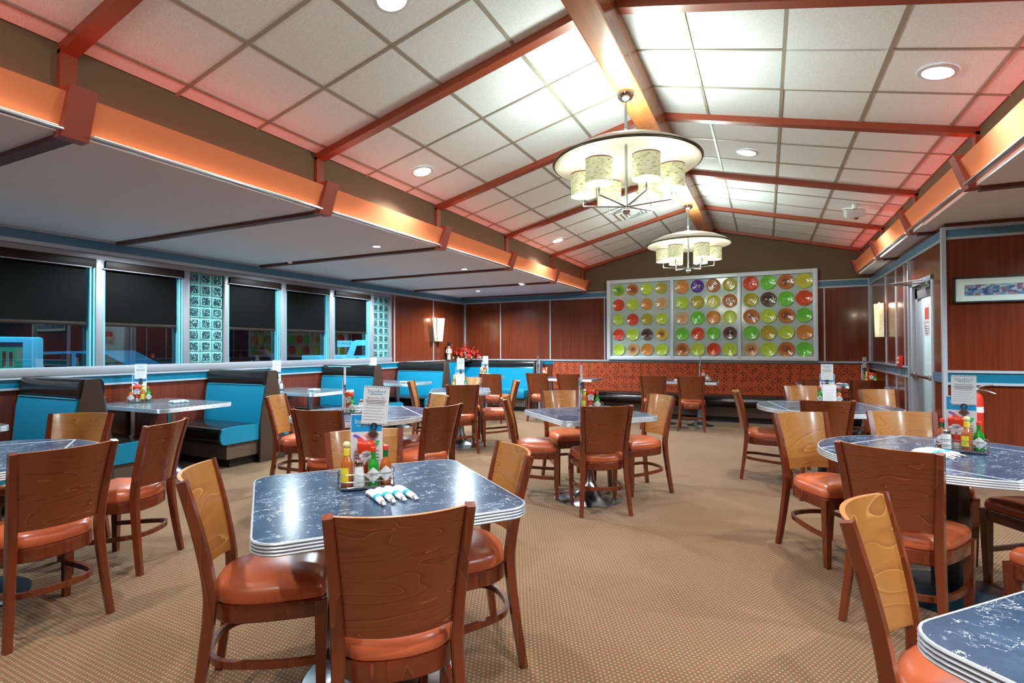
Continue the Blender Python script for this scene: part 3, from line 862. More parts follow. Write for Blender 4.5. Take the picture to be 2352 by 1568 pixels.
CH = [
 (-1.111, 1.412, 41.9, 'chair, back to us, at the front of the foreground square table'),
 (-1.752, 1.475, -47.5, 'chair left of the foreground square table, seat half under it'),
 (-1.23, 1.986, 135.8, 'chair right of the foreground square table, honey inner back showing'),
 (-1.828, 2.121, 227.3, 'chair facing us behind the foreground square table'),
 (-1.266, 4.274, 31.2, 'chair, back to us, at the square table in the aisle'),
 (-1.094, 4.961, 134.8, 'chair facing left, right of the square table in the aisle'),
 (-1.9, 4.445, -67.7, 'chair turned right, left of the square table in the aisle'),
 (-1.802, 5.062, 221.9, 'chair facing us behind the square table in the aisle'),
 (0.363, 3.943, 216.6, 'chair angled toward us, aisle side of the nearer right round table'),
 (0.608, 3.142, -27.0, 'chair, dark back to us, at the nearer right round table'),
 (0.896, 4.237, 191.8, 'chair with pale front facing us behind the nearer right round table'),
 (1.37, 3.79, 121, 'chair cut by the right edge, seat under the nearer round table'),
 (0.507, 1.722, -110, 'chair turned right beside the bottom right corner table'),
 (1.19, 2.88, 30, 'chair cut by the right edge behind the bottom right corner table'),
 (-0.005, 6.008, -89.2, 'chair seen edge on, left of the farther right round table'),
 (0.417, 5.471, 10.5, 'chair, back to us, at the farther right round table'),
 (0.486, 6.769, 207.1, 'chair facing us, back left of the farther right round table'),
 (1.173, 6.48, 206.9, 'chair facing us, back right of the farther right round table'),
 (1.22, 5.62, 80, 'chair edge between the farther right round table and the door'),
 (-3.238, 1.341, 88.7, 'large chair, back to us, at the left edge round table'),
 (-3.631, 1.931, 117.0, 'chair seen from the side, right of the left edge round table'),
 (-4.261, 1.833, 210.9, 'chair facing us behind the left edge round table'),
 (-4.061, 3.748, -64.6, 'chair on the window side of the round table before the booths'),
 (-3.103, 3.185, 15.0, 'chair, dark back to us, front of the round table before the booths'),
 (-2.574, 3.61, 78.7, 'chair, back to us, right of the round table before the booths'),
 (-3.007, 4.1, 149.2, 'chair turned left behind the round table before the booths'),
 (-4.193, 6.105, -62.7, 'chair seen edge on, window side of the small square table'),
 (-3.569, 5.867, 37.6, 'chair, back to us, at the small square table by the corner'),
 (-3.367, 6.5, 121.8, 'chair facing left, aisle side of the small square table'),
 (-4.02, 6.80, 205, 'chair facing us behind the small square table'),
 (-4.397, 8.467, 2.9, 'chair, back to us, at the corner booth table'),
 (-3.70, 8.96, 0, 'chair before the orange banquette, first from the left'),
 (-3.10, 8.92, 0, 'chair before the orange banquette, second from the left'),
 (-1.665, 8.88, 5, 'chair before the orange banquette, third from the left'),
 (-1.09, 8.93, 5, 'chair before the orange banquette, fourth from the left'),
 (0.645, 8.90, 4, 'chair before the orange banquette, second from the right'),
 (1.215, 8.86, 4, 'chair before the orange banquette, rightmost, near the door'),
]
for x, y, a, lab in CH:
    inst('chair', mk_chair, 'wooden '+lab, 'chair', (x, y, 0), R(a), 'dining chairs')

# ================================================================== TABLES
RIBS = [(-0.004, 0.0, 1), (0.001, 0.0, 0), (0.0035, -0.0045, 0), (0.0, -0.0085, 1), (0.0, -0.0105, 0), (0.0035, -0.015, 0), (0.0, -0.019, 1), (0.0, -0.021, 0), (0.0035, -0.0255, 0), (0.0, -0.0295, 1), (0.0, -0.0315, 0), (0.0035, -0.036, 0), (0.0, -0.0405, 1), (-0.02, -0.0405, 1)]
def top_parts(t, poly, z, mat, name='tabletop', ename='edge_band', parent=None):
    """laminate slab with a ribbed aluminium edge; poly runs anticlockwise"""
    b = MB()
    b.loft([at(offset(poly, -0.004), z-0.03), at(offset(poly, -0.002), z)])
    o = b.obj(name, mat, t, smooth=30)
    e = MB()
    rings = [at(offset(poly, d), z+dz+0.0006) for d, dz, _ in RIBS]
    e.loft(rings, cap0=False, cap1=False, mis=[1 if (RIBS[i][2] and RIBS[i+1][2]) or abs(RIBS[i][0]-RIBS[i+1][0]) < 1e-6 else 0 for i in range(len(RIBS)-1)])
    e.obj(ename, [ALU, ALU_GROOVE], parent if parent else t, smooth=50)
    return o
def trumpet(t, z, r=0.30, mat=CHROME):
    MB().lathe([(r, 0.0), (r, 0.003), (r*0.97, 0.006), (r*0.75, 0.014), (r*0.5, 0.032), (r*0.3, 0.075), (0.052, 0.16), (0.040, 0.28)], 40).obj('base', mat, t)
    MB().lathe([(0.038, 0.27), (0.038, z-0.06), (0.06, z-0.04)], 24).obj('column', mat, t)
    MB().box((0, 0, z-0.036), (0.4, 0.06, 0.012)).box((0, 0, z-0.0365), (0.06, 0.4, 0.012)).obj('bracket', BLACK, t)
def square_table(kind, s, lab, loc, rz):
    def f():
        t = thing('square_table', '', 'table')
        top_parts(t, rrect(s, s, 0.09, 6), 0.75, MARBLE)
        trumpet(t, 0.75)
        return t
    return inst(kind, f, lab, 'table', loc, rz, 'square tables')
square_table('sq95', 0.93, 'blue marbled square table in the foreground with condiment caddy and napkin rolls', (-1.43, 1.715, 0), R(51))
square_table('sq90', 0.90, 'blue marbled square table in the middle of the aisle', (-1.43, 4.52, 0), R(47))
square_table('sq95', 0.93, 'blue marbled square table cut off in the bottom right corner', (0.897, 1.352, 0), R(47))
square_table('sq80', 0.80, 'small square table near the corner booth with a white menu tent', (-3.80, 6.25, 0), R(30))
def mk_round():
    t = thing('round_table', '', 'table'); r = 0.61; q = r*math.cos(PI/4)
    h = q-0.003
    top_parts(t, [(h, h), (-h, h), (-h, -h), (h, -h)], 0.75, MARBLE)
    for k in range(4):
        M = Matrix.Rotation(PI/2*k, 4, 'Z')
        arc = [(r*math.cos(R(-45+90*i/14)), r*math.sin(R(-45+90*i/14))) for i in range(15)]
        poly = [(max(x, q+0.003) if i in (0, 14) else x, y) for i, (x, y) in enumerate(arc)]
        poly = [tuple((M @ Vector((x, y, 0)))[:2]) for x, y in poly]
        lf = MB().loft([at(offset(poly, -0.004), 0.72), at(offset(poly, -0.002), 0.75)]).obj('drop_leaf', MARBLE, t, smooth=30)
        rings = [at(offset(poly, d), 0.7505+dz) for d, dz, _ in RIBS]
        MB().loft(rings, cap0=False, cap1=False, mis=[1 if (RIBS[i][2] and RIBS[i+1][2]) else 0 for i in range(len(RIBS)-1)]).obj('edge_band', [ALU, ALU_GROOVE], lf, smooth=50)
    MB().box((0, 0, 0.36), (0.13, 0.13, 0.70), bev=0.006).obj('column', BLACK, t)
    MB().lathe([(0.30, 0.0), (0.30, 0.008), (0.27, 0.02), (0.12, 0.035), (0.10, 0.04)], 36).obj('base', pm('dark_steel_base', (40, 62, 74), 0.3, 0.6), t)
    MB().box((0, 0, 0.70), (0.7, 0.06, 0.03)).box((0, 0, 0.7005), (0.06, 0.7, 0.03)).obj('bracket', BLACK, t)
    return t
for x, y, a, lab in ((0.88, 3.58, 53, 'nearer round drop leaf table at right, blue marbled with napkins'), (0.52, 5.93, 12, 'farther round drop leaf table at right with a white menu tent'),
                     (-3.25, 3.68, 50, 'round drop leaf table between the foreground table and the booths'), (-3.87, 1.25, 58, 'round drop leaf table cut off by the left edge')):
    inst('round', mk_round, lab, 'table', (x, y, 0), R(a), 'round drop leaf tables')
BTX0, BTX1 = XL+0.03, -5.20
def mk_booth_table():
    t = thing('booth_table', '', 'table')
    L = BTX1-BTX0; W = 0.78
    pts = [(-L/2, -W/2)]+[(L/2-0.09+0.09*math.cos(R(a)), -W/2+0.09+0.09*math.sin(R(a))) for a in range(-90, 1, 15)]+[(L/2-0.09+0.09*math.cos(R(a)), W/2-0.09+0.09*math.sin(R(a))) for a in range(0, 91, 15)]+[(-L/2, W/2)]
    top_parts(t, pts, 0.75, GRANITE)
    MB().lathe([(0.25, 0.0), (0.25, 0.006), (0.24, 0.014), (0.17, 0.035), (0.09, 0.08), (0.055, 0.15), (0.042, 0.25)], 36, M=Matrix.Translation((0.12, 0, 0))).obj('base', CHROME, t)
    MB().lathe([(0.036, 0.24), (0.036, 0.69), (0.06, 0.712)], 24, M=Matrix.Translation((0.12, 0, 0))).obj('column', CHROME, t)
    MB().box((-L/2+0.012, -0.0, 0.53), (0.02, 0.04, 0.36)).obj('wall_bracket', CHROME, t)
    return t
for y, lab in ((3.47, 'speckled booth table by the windows, nearest in view'), (5.36, 'speckled booth table by the windows, second in view'), (7.27, 'speckled booth table by the windows, third in view'), (1.60, 'speckled booth table just beyond the left edge')):
    inst('booth_table', mk_booth_table, lab, 'table', ((BTX0+BTX1)/2, y, 0), 0, 'booth tables')
def mk_corner_table():
    t = thing('round_table', '', 'table')
    top_parts(t, [(0.36*math.cos(2*PI*i/36), 0.36*math.sin(2*PI*i/36)) for i in range(36)], 0.75, GRANITE)
    trumpet(t, 0.75, 0.24); return t
inst('corner_table', mk_corner_table, 'small round table inside the corner booth', 'table', (-5.02, 9.25, 0), 0)
def mk_two_top():
    t = thing('square_table', '', 'table')
    top_parts(t, rrect(0.58, 0.62, 0.03, 3), 0.75, MARBLE); trumpet(t, 0.75, 0.22); return t
for x, lab in ((-3.72, 'small table before the banquette, first from the left'), (-3.10, 'small table before the banquette, second from the left'), (-1.62, 'small table before the banquette, third from the left'),
               (-1.02, 'small table before the banquette, fourth from the left'), (0.72, 'small table before the banquette, second from the right'), (1.325, 'small table before the banquette, rightmost')):
    inst('two_top', mk_two_top, lab, 'table', (x, 9.46, 0), 0, 'banquette tables')

# ================================================================== BOOTHS
BX0, BX1 = XL+0.03, -5.36
def half_booth(t, s, X0, X1):
    """s=-1: seat on the near side, s=+1: on the far side; local y=0 is the middle of the back"""
    def pr(poly, name, mat, x0=X0, x1=X1, smooth=40, label=None):
        return MB().prism([(s*y, z) for y, z in poly], x0, x1, 'x').obj(name, mat, t, smooth=smooth, label=label)
    pr([(0.002, 0.40), (0.155, 0.40), (0.150, 0.50), (0.125, 0.80), (0.105, 0.895), (0.002, 0.895)], 'backrest', BLUEV)
    b = [(0.002, 0.895), (0.105, 0.895)]+[(0.066+0.040*math.cos(R(a)), 0.975+0.09*math.sin(R(a))) for a in range(-50, 86, 15)]+[(0.002, 1.062)]
    pr(b, 'head_roll', DARKV, smooth=60)
    sp = [(0.10, 0.27), (0.605, 0.27), (0.635, 0.285), (0.65, 0.33), (0.65, 0.39), (0.63, 0.435), (0.59, 0.452), (0.40, 0.458), (0.10, 0.448)]
    se = pr(sp, 'seat', DARKV, X0, X1-0.03, smooth=50)
    MB().prism([(s*y, z) for y, z in sp], X1-0.03, X1, 'x').obj('seat_end', BLUEV, se, label='blue vinyl end of the seat')
    pr([(0.06, 0.10), (0.56, 0.10), (0.56, 0.27), (0.06, 0.27)], 'plinth', KICK, X0, X1-0.025, smooth=0)
    pr([(0.04, 0.0), (0.50, 0.0), (0.50, 0.10), (0.04, 0.10)], 'toe_kick', TOE, X0, X1-0.06, smooth=0)
    MB().tube([(X0+0.02, s*0.113, 0.897), (X1-0.01, s*0.113, 0.897)], 0.006, 6).obj('piping', PIPING, t)
def mk_booth():
    t = thing('booth_bench', '', 'booth')
    half_booth(t, -1, 0, BX1-BX0); half_booth(t, 1, 0, BX1-BX0)
    L = BX1-BX0
    MB().prism([(-0.175, 0.0), (0.175, 0.0), (0.16, 0.5), (0.055, 1.05), (0.045, 1.068), (-0.045, 1.068), (-0.055, 1.05), (-0.16, 0.5)], L, L+0.03, 'x').obj('end_panel', BOOTHEND, t, smooth=20)
    return t
for y, lab in ((2.585, 'blue double booth bench by the windows, nearest in view at left'), (4.46, 'blue double booth bench by the windows, second in view'), (6.38, 'blue double booth bench by the windows, third in view'), (8.30, 'blue double booth bench by the windows, beside the corner booth')):
    inst('booth', mk_booth, lab, 'booth', (BX0, y, 0), 0, 'window booth benches')
t = thing('corner_booth', 'blue corner booth bench along the back wall below the poinsettia', 'booth', (XL+0.03, YB-0.2, 0))
CBL = 1.86
for a, b in ((0, 0.98), (0.985, CBL)):
    MB().prism([(0.0, 0.40), (-0.15, 0.40), (-0.14, 0.5), (-0.11, 0.89), (0.0, 0.89)], a, b, 'x').obj('backrest', BLUEV, t)
    MB().prism([(0.0, 0.89), (-0.11, 0.89)]+[(-0.06-0.055*math.cos(R(q)), 0.97+0.075*math.sin(R(q))) for q in range(-50, 86, 15)]+[(0.0, 1.045)], a, b, 'x').obj('head_roll', DARKV, t, smooth=60)
se = MB().box((CBL/2, -0.36, 0.36), (CBL, 0.5, 0.18), bev=0.03).obj('seat', BLUEV, t)
MB().box((CBL/2, -0.33, 0.18), (CBL, 0.42, 0.17)).obj('plinth', KICK, t, smooth=0)
MB().box((CBL/2, -0.30, 0.05), (CBL, 0.36, 0.1)).obj('toe_kick', TOE, t, smooth=0)
MB().prism([(0.18, 0.0), (-0.52, 0.0), (-0.52, 0.30), (-0.17, 0.5), (-0.10, 1.055), (0.18, 1.055)], CBL+0.002, CBL+0.035, 'x').obj('end_panel', BOOTHEND, t, smooth=0)
MB().box((CBL/2, 0.09, 1.035), (CBL, 0.17, 0.03)).box((0.09, -0.68, 1.035), (0.18, 1.66, 0.0302)).box((0.2, -0.25, 1.035), (0.24, 0.5, 0.0298)).obj('ledge', BOOTHEND, t, smooth=0)
MB().box((0.095, -0.85, 0.72), (0.16, 1.34, 0.6)).obj('backrest', BLUEV, t, smooth=0)
MB().box((0.30, -1.06, 0.36), (0.52, 0.88, 0.18), bev=0.03).obj('seat', BLUEV, t)
MB().box((0.27, -1.06, 0.14), (0.42, 0.84, 0.27)).obj('plinth', KICK, t, smooth=0)
trim(MB().box((-4.44, YB-0.1, 0.53), (0.035, 0.18, 1.06)), TRIM)
# banquette
t = thing('banquette', 'long orange patterned banquette with dark brown seat along the back wall', 'banquette', (0, YB-0.03, 0))
segs = [(-4.12, -2.70), (-2.695, -1.26), (-1.255, 0.17), (0.175, 1.56)]
for a, b in segs:
    MB().prism([(0.0, 0.40), (-0.24, 0.40), (-0.235, 0.52), (-0.17, 0.80), (-0.12, 1.0), (-0.10, 1.02), (0.0, 1.02)], a, b, 'x').obj('backrest', STAR, t, smooth=60)
sseg = [(-4.12, -3.4), (-3.395, -2.69), (-2.685, -1.26), (-1.255, 0.17), (0.175, 1.56)]
for a, b in sseg:
    sp = [(-0.12, 0.28), (-0.74, 0.28), (-0.79, 0.31), (-0.81, 0.37), (-0.79, 0.43), (-0.74, 0.465), (-0.5, 0.475), (-0.12, 0.46)]
    MB().prism(sp, a, b, 'x').obj('seat', DARKV, t, smooth=60)
MB().box((-1.28, -0.05, 1.03), (5.68, 0.10, 0.025), bev=0.004).obj('top_cap', BOOTHEND, t)
MB().box((-1.28, -0.40, 0.19), (5.68, 0.60, 0.18)).obj('plinth', BOOTHEND, t, smooth=0)
MB().box((-1.28, -0.37, 0.05), (5.68, 0.5, 0.1)).obj('toe_kick', TOE, t, smooth=0)

# ================================================================== PLATE DISPLAY
t = thing('art_display', 'wide silver framed wall display holding sixty coloured glass plates in three panels', 'wall art', (0, YB, 0))
AX = [(-2.965, -1.665), (-1.665, -0.45), (-0.45, 0.82)]
AZ0, AZ1 = 1.075, 2.70
mb = MB()
for x, w_ in ((-2.925, 0.075), (-1.662, 0.06), (-0.447, 0.06), (0.785, 0.075)): mb.box((x, -0.05, (AZ0+AZ1)/2), (w_, 0.10, AZ1-AZ0), bev=0.006)
for z in (AZ0+0.04, AZ1-0.03): mb.box((-1.07, -0.048, z), (3.78, 0.092, 0.075), bev=0.006)
mb.obj('frame', pm('display_frame_silver', (214, 224, 234), 0.35, 0.1), t)
BACK = Nd('display_backing').set(col=lin((178, 200, 198)), rough=0.1, spec=0.6).m
for a, b in AX: MB().box(((a+b)/2, -0.02, (AZ0+AZ1)/2), (b-a-0.01, 0.02, AZ1-AZ0-0.05)).obj('backing_panel', BACK, t, smooth=0)
PC = {'g': ('green', (110, 200, 60), (90, 196, 56)), 'l': ('lime', (188, 216, 70), (180, 214, 60)), 'o': ('olive green', (168, 172, 40), (190, 160, 50)), 'y': ('yellow green', (196, 206, 60), (190, 180, 70)),
      'r': ('red orange', (214, 70, 30), (206, 60, 24)), 'a': ('amber', (206, 140, 56), (210, 130, 50)), 'b': ('brown amber', (190, 116, 50), (120, 56, 24)), 't': ('pale tan', (206, 180, 140), (200, 150, 100)),
      'k': ('dark plum', (96, 70, 66), (40, 18, 30)), 'p': ('purple', (92, 40, 160), (60, 20, 110)), 'w': ('tan rimmed brown', (214, 176, 120), (140, 66, 30)), 'v': ('yellow rimmed brown', (216, 190, 70), (150, 70, 30)), 'd': ('dark centred green', (150, 196, 50), (40, 140, 40))}
LAY = [['dbly', 'rlat', 'lroy'.replace('y', 'l'), 'rlkv', 'lwal'], ['apbo', 'loyb', 'tgal', 'grgk', 'blrl'], ['rgby', 'okgr', 'blbg', 'gola', 'wlbg']]
LAY[0] = ['dblo', 'rlat', 'lrol', 'rlkv', 'lwal']
COLX = [[-2.72+0.286*i for i in range(4)], [-1.471+0.2865*i for i in range(4)], [-0.249+0.288*i for i in range(4)]]
ROWZ = [2.50-0.304*i for i in range(5)]
def plate_mat(k):
    d = Nd('glass_plate_'+PC[k][0].replace(' ', '_'))
    co = d.coord('Object'); sp = d.n('ShaderNodeSeparateXYZ'); d.l(co, sp.inputs[0])
    rr = d.math('SQRT', d.math('ADD', d.math('POWER', sp.outputs[0], 2.0), d.math('POWER', sp.outputs[2], 2.0)))
    c = d.ramp(d.math('MULTIPLY', rr, 7.0), [(0.15, PC[k][2]), (0.72, PC[k][1]), (0.95, PC[k][1])])
    d.set(col=c, rough=0.08, spec=0.7, coat=0.6)
    d.bump(d.math('SINE', d.math('MULTIPLY', rr, 260.0)), 0.25, 0.004)
    return d.m
PM = {k: plate_mat(k) for k in PC}
pmesh = {}
def plate_mesh(k):
    if k not in pmesh:
        M = Matrix.Rotation(PI/2, 4, 'X')
        prof = [(0.004, 0.004), (0.035, 0.004), (0.055, 0.008), (0.095, 0.013), (0.118, 0.024), (0.121, 0.021), (0.098, 0.009), (0.055, 0.004), (0.036, -0.004), (0.004, -0.004)]
        pmesh[k] = MB().lathe(prof, 32, M=M).mesh('glass_plate', PM[k], 60)
    return pmesh[k]
for pi, pn in enumerate(('left', 'middle', 'right')):
    for ri in range(5):
        for ci in range(4):
            k = LAY[pi][ri][ci]
            o = bpy.data.objects.new('glass_plate', plate_mesh(k)); COL.objects.link(o)
            o.location = (COLX[pi][ci], YB-0.036, ROWZ[ri])
            s = (0.98, 1.04, 1.09)[pi]*(1.0+0.04*random.uniform(-1, 1)); o.scale = (s, 1, s)
            row = ['top row', 'second row', 'middle row', 'fourth row', 'bottom row'][ri]
            col = ['first from left', 'second from left', 'third from left', 'fourth from left'][ci]
            tag(o, '%s glass plate, %s, %s, %s display panel' % (PC[k][0], row, col, pn), 'plate', 'glass plates in the wall display')

# ================================================================== SCONCES, PICTURE, EXTINGUISHER
def mk_mesh_shade():
    d = Nd('sconce_perforated_shade')
    co = d.coord('Object')
    vo = d.n('ShaderNodeTexVoronoi'); d.l(co, vo.inputs['Vector']); vo.inputs['Scale'].default_value = 90
    c = d.ramp(vo.outputs['Distance'], [(0.25, (255, 250, 225)), (0.5, (200, 190, 140))])
    d.set(col=c, rough=0.5, ecol=c, es=0.75); return d.m
SCONCE = mk_mesh_shade()
def mk_sconce():
    t = thing('wall_sconce', '', 'lamp')              # local +x points into the room, y along the wall
    for s in (-1, 1):
        rings = []
        n = 8
        for z, wtop in ((-0.25, 0.115), (0.25, 0.205)):
            pass
        vs, fs = [], []
        for i in range(7):
            z = -0.25+0.5*i/6; wd = 0.12+0.085*i/6
            for j in range(n+1):
                u = j/n
                y = s*(0.03+wd*u); x = 0.02+0.13*math.sin(u*PI/2*1.0)**0.6*(1-0.35*u)
                vs.append((x, y, z))
        for i in range(6):
            for j in range(n): fs.append((i*(n+1)+j, i*(n+1)+j+1, (i+1)*(n+1)+j+1, (i+1)*(n+1)+j))
        o = MB().add(vs, fs).obj('shade', SCONCE, t, smooth=60)
        md = o.modifiers.new('thick', 'SOLIDIFY'); md.thickness = 0.004
    MB().box((0.02, 0, 0), (0.04, 0.05, 0.5), bev=0.006).obj('spine', pm('sconce_bronze', (92, 62, 46), 0.3, 0.5), t)
    for z in (-0.18, 0.19): MB().sphere((0.05, 0, z), 0.02, 14, sc_=(1, 1, 1.5)).obj('finial', BRIGHT, t)
    return t
inst('sconce', mk_sconce, 'lit tapered sconce on the left wall above the corner booth', 'lamp', (XL+0.012, 9.47, 1.72), 0, 'wall sconces')
inst('sconce', mk_sconce, 'lit tapered sconce on the right wall beside the door', 'lamp', (XR-0.012, 9.43, 1.72), PI, 'wall sconces')
for x in (XL+0.075, XR-0.075):
    for y in (9.36, 9.55): lamp('POINT', 'sconce_lamp', (x, y, 1.93), 1.2, (1, 0.9, 0.7), 0.03)
t = thing('framed_picture', 'long low black framed picture with pale mat on the right wall', 'picture', (2.43, YW-0.012, 1.873))
mb = MB()
for z in (-0.118, 0.118): mb.box((0, -0.012, z), (1.55, 0.024, 0.014))
for x in (-0.768, 0.768): mb.box((x, -0.012, 0), (0.014, 0.024, 0.24))
mb.obj('frame', BLACK, t, smooth=0)
MB().box((0, -0.006, 0), (1.53, 0.008, 0.23)).obj('mat_board', pm('picture_mat_mint', (206, 226, 220), 0.7), t, smooth=0)
def mk_pict():
    d = Nd('picture_blue_collage'); co = d.coord('Object')
    v = d.n('ShaderNodeTexVoronoi'); v.distance = 'CHEBYCHEV'; d.l(d.map(co, (1, 1, 1.6)), v.inputs['Vector']); v.inputs['Scale'].default_value = 26
    sx = d.n('ShaderNodeSeparateColor'); d.l(v.outputs['Color'], sx.inputs[0])
    d.set(col=d.ramp(sx.outputs[0], [(0.1, (44, 60, 110)), (0.35, (96, 150, 180)), (0.6, (150, 180, 190)), (0.8, (130, 70, 90)), (0.95, (60, 80, 130))]), rough=0.5)
    return d.m
MB().box((0, -0.0115, -0.004), (1.38, 0.003, 0.105)).obj('print', mk_pict(), t, smooth=0)
RED = pm('extinguisher_red', (200, 52, 36), 0.3)
t = thing('fire_extinguisher', 'red fire extinguisher hanging on the wall under the blue band', 'fire extinguisher', (1.80, YW-0.09, 0.0))
mb = MB().lathe([(0.048, 0.45), (0.052, 0.47), (0.052, 0.83), (0.042, 0.865), (0.02, 0.88), (0.02, 0.89)], 24); mb.obj('cylinder', RED, t)
mb = MB().lathe([(0.053, 0.70), (0.053, 0.755)], 24, cap=False); mb.obj('instruction_label', PAPER, t)
mb = MB().box((0, 0, 0.905), (0.04, 0.04, 0.04), bev=0.004)
mb.tube([(-0.02, 0, 0.92), (0.06, -0.02, 0.955), (0.12, -0.03, 0.96)], 0.008, 6); mb.tube([(0.0, 0, 0.915), (0.07, -0.02, 0.905), (0.13, -0.03, 0.88)], 0.008, 6)
mb.obj('handle', CHROME, t)
MB().tube([(-0.03, 0, 0.90), (-0.09, -0.02, 0.87), (-0.10, -0.02, 0.7), (-0.085, 0, 0.52)], 0.010, 8).obj('hose', BLACK, t)
MB().box((0, 0.075, 0.72), (0.05, 0.03, 0.3)).obj('wall_bracket', BLACK, t)
t = thing('fire_alarm_pull', 'small red fire alarm pull box on the right wall by the door', 'fire alarm', (XR-0.012, 8.38, 1.13))
MB().box((-0.02, 0, 0), (0.05, 0.10, 0.15), bev=0.006).obj('case', RED, t)
mb = MB().box((-0.048, 0, -0.01), (0.008, 0.07, 0.03), bev=0.002); mb.box((-0.046, 0, 0.045), (0.003, 0.08, 0.022)); mb.obj('handle', WHITE, t)

# ================================================================== LEDGE DECORATIONS
t = thing('poinsettia_arrangement', 'red poinsettia arrangement with gold balls on the corner ledge', 'plant', (-6.17, 10.36, 1.052), R(30))
mb = MB()
random.seed(3)
def leaf(mb, base, dirv, L, W, mi=0):
    d = Vector(dirv).normalized(); sd = d.cross(Vector((0, 0, 1))); sd = sd.normalized() if sd.length > 0.05 else Vector((1, 0, 0))
    b = Vector(base); nrm = sd.cross(d)
    pts = []
    for u, ww in ((0, 0.05), (0.3, 0.8), (0.55, 1.0), (0.8, 0.6), (1, 0.03)):
        c = b+d*L*u-Vector((0, 0, 1))*L*0.25*u*u
        pts += [c-sd*W*ww/2+nrm*0.006, c-nrm*0.004, c+sd*W*ww/2+nrm*0.006]
    mb.add([p[:] for p in pts], [(i*3+j, i*3+j+1, (i+1)*3+j+1, (i+1)*3+j) for i in range(4) for j in range(2)], mi)
pet = MB(); grn = MB()
for cx, cy, cz in ((-0.2, -0.06, 0.21), (-0.02, -0.04, 0.29), (0.16, -0.06, 0.22), (0.08, -0.10, 0.15), (0.28, -0.04, 0.14), (-0.08, -0.09, 0.19)):
    for k in range(8):
        a = 2*PI*k/8+random.random()
        leaf(pet, (cx, cy, cz), (math.cos(a), -0.45+0.3*math.sin(a), math.sin(a)*0.9), random.uniform(0.09, 0.14), 0.05)
for k in range(26):
    leaf(grn, (random.uniform(-0.25, 0.3), random.uniform(-0.08, 0.03), random.uniform(0.02, 0.14)), (random.uniform(-1, 1), -random.random(), random.uniform(-0.2, 1)), 0.12, 0.05)
pet.obj('petals', pm('poinsettia_red', (200, 50, 34), 0.55), t)
grn.obj('leaves', pm('poinsettia_leaf', (58, 66, 34), 0.6), t)
GOLD = pm('gold_bauble', (196, 178, 120), 0.15, 0.9)
for x, z in ((-0.27, 0.045), (-0.15, 0.05), (0.02, 0.05), (0.14, 0.05)): MB().sphere((x, -0.10, z), 0.045, 18).obj('bauble', GOLD, t)
mb = MB()
for k in range(6): mb.tube([(0.24+0.02*k, -0.09, 0.02+0.012*k), (0.30+0.01*k, -0.10, 0.07), (0.34+0.005*k, -0.07, 0.03)], 0.009, 6, mi=k % 2)
mb.obj('ribbon', [pm('ribbon_red', (180, 40, 36), 0.5), WHITE], t)
mb = MB()
for k in range(5): mb.tube(smoothline([(0.0, -0.02, 0.2), (-0.05+0.03*k, -0.03, 0.33), (0.0+0.02*k, -0.03, 0.40+0.02*k)], 4), 0.002, 5)
mb.obj('gold_wires', GOLD, t)
t = thing('nutcracker_figurine', 'small pale soldier figurine with black hat standing on the corner ledge', 'figurine', (-6.29, 9.86, 1.052), R(28))
MB().box((0, 0, 0.012), (0.075, 0.06, 0.024), bev=0.004).obj('base', BLACK, t)
mb = MB()
for s in (-1, 1): mb.lathe([(0.018, 0.024), (0.016, 0.10), (0.020, 0.16)], 14, M=Matrix.Translation((s*0.018, 0, 0)))
mb.lathe([(0.036, 0.155), (0.040, 0.20), (0.044, 0.255), (0.020, 0.272)], 18)
for s in (-1, 1): mb.tube([(s*0.045, 0, 0.25), (s*0.056, -0.004, 0.20), (s*0.046, -0.02, 0.165)], 0.012, 8)
mb.obj('uniform', pm('figurine_cream', (206, 198, 176), 0.5), t)
mb = MB().lathe([(0.016, 0.268), (0.026, 0.28), (0.028, 0.305), (0.024, 0.322)], 16); mb.box((0, -0.028, 0.298), (0.006, 0.01, 0.012)); mb.box((-0.010, -0.026, 0.308), (0.006, 0.005, 0.005), 1); mb.box((0.010, -0.026, 0.308), (0.006, 0.005, 0.005), 1); mb.box((0, -0.026, 0.286), (0.02, 0.006, 0.006), 1)
mb.obj('head', [pm('figurine_skin', (206, 160, 130), 0.5), BLACK], t)
MB().lathe([(0.028, 0.318), (0.033, 0.33), (0.036, 0.39), (0.010, 0.40)], 16).obj('hat', BLACK, t)
MB().tube([(0.07, -0.02, 0.02), (0.07, -0.02, 0.34)], 0.005, 6).sphere((0.07, -0.02, 0.345), 0.012, 10).obj('staff', pm('staff_red', (170, 50, 44), 0.4), t)

# ================================================================== TABLE WARE
SAUCE_BR = Nd('sauce_brown_glass').set(col=lin((170, 92, 40)), rough=0.08, coat=0.5).m
GREENG = Nd('sauce_green_glass').set(col=lin((14, 132, 34)), rough=0.06, coat=0.6).m
TABG = Nd('sauce_red_glass').set(col=lin((168, 84, 34)), rough=0.08, coat=0.5).m
CLEARG = Nd('clear_neck_glass').set(col=lin((214, 186, 110)), rough=0.06, coat=0.5).m
KET = Nd('ketchup_red').set(col=lin((196, 54, 26)), rough=0.25).m
KETCAP = pm('cap_red', (206, 60, 36), 0.35)
YEL = pm('label_yellow', (222, 204, 50), 0.5)
WOODCAP = pm('wood_ball_cap', (214, 196, 150), 0.6)
GREENFOIL = pm('neck_foil_green', (20, 110, 60), 0.25, 0.3)
GREENINK = pm('label_green_ink', (30, 110, 70), 0.7)
SALT = Nd('salt_glass').set(col=lin((222, 226, 226)), rough=0.1, coat=0.5).m
FRONT = Matrix.Rotation(PI/2, 4, 'X')                # a label in x,y turned to face local -y
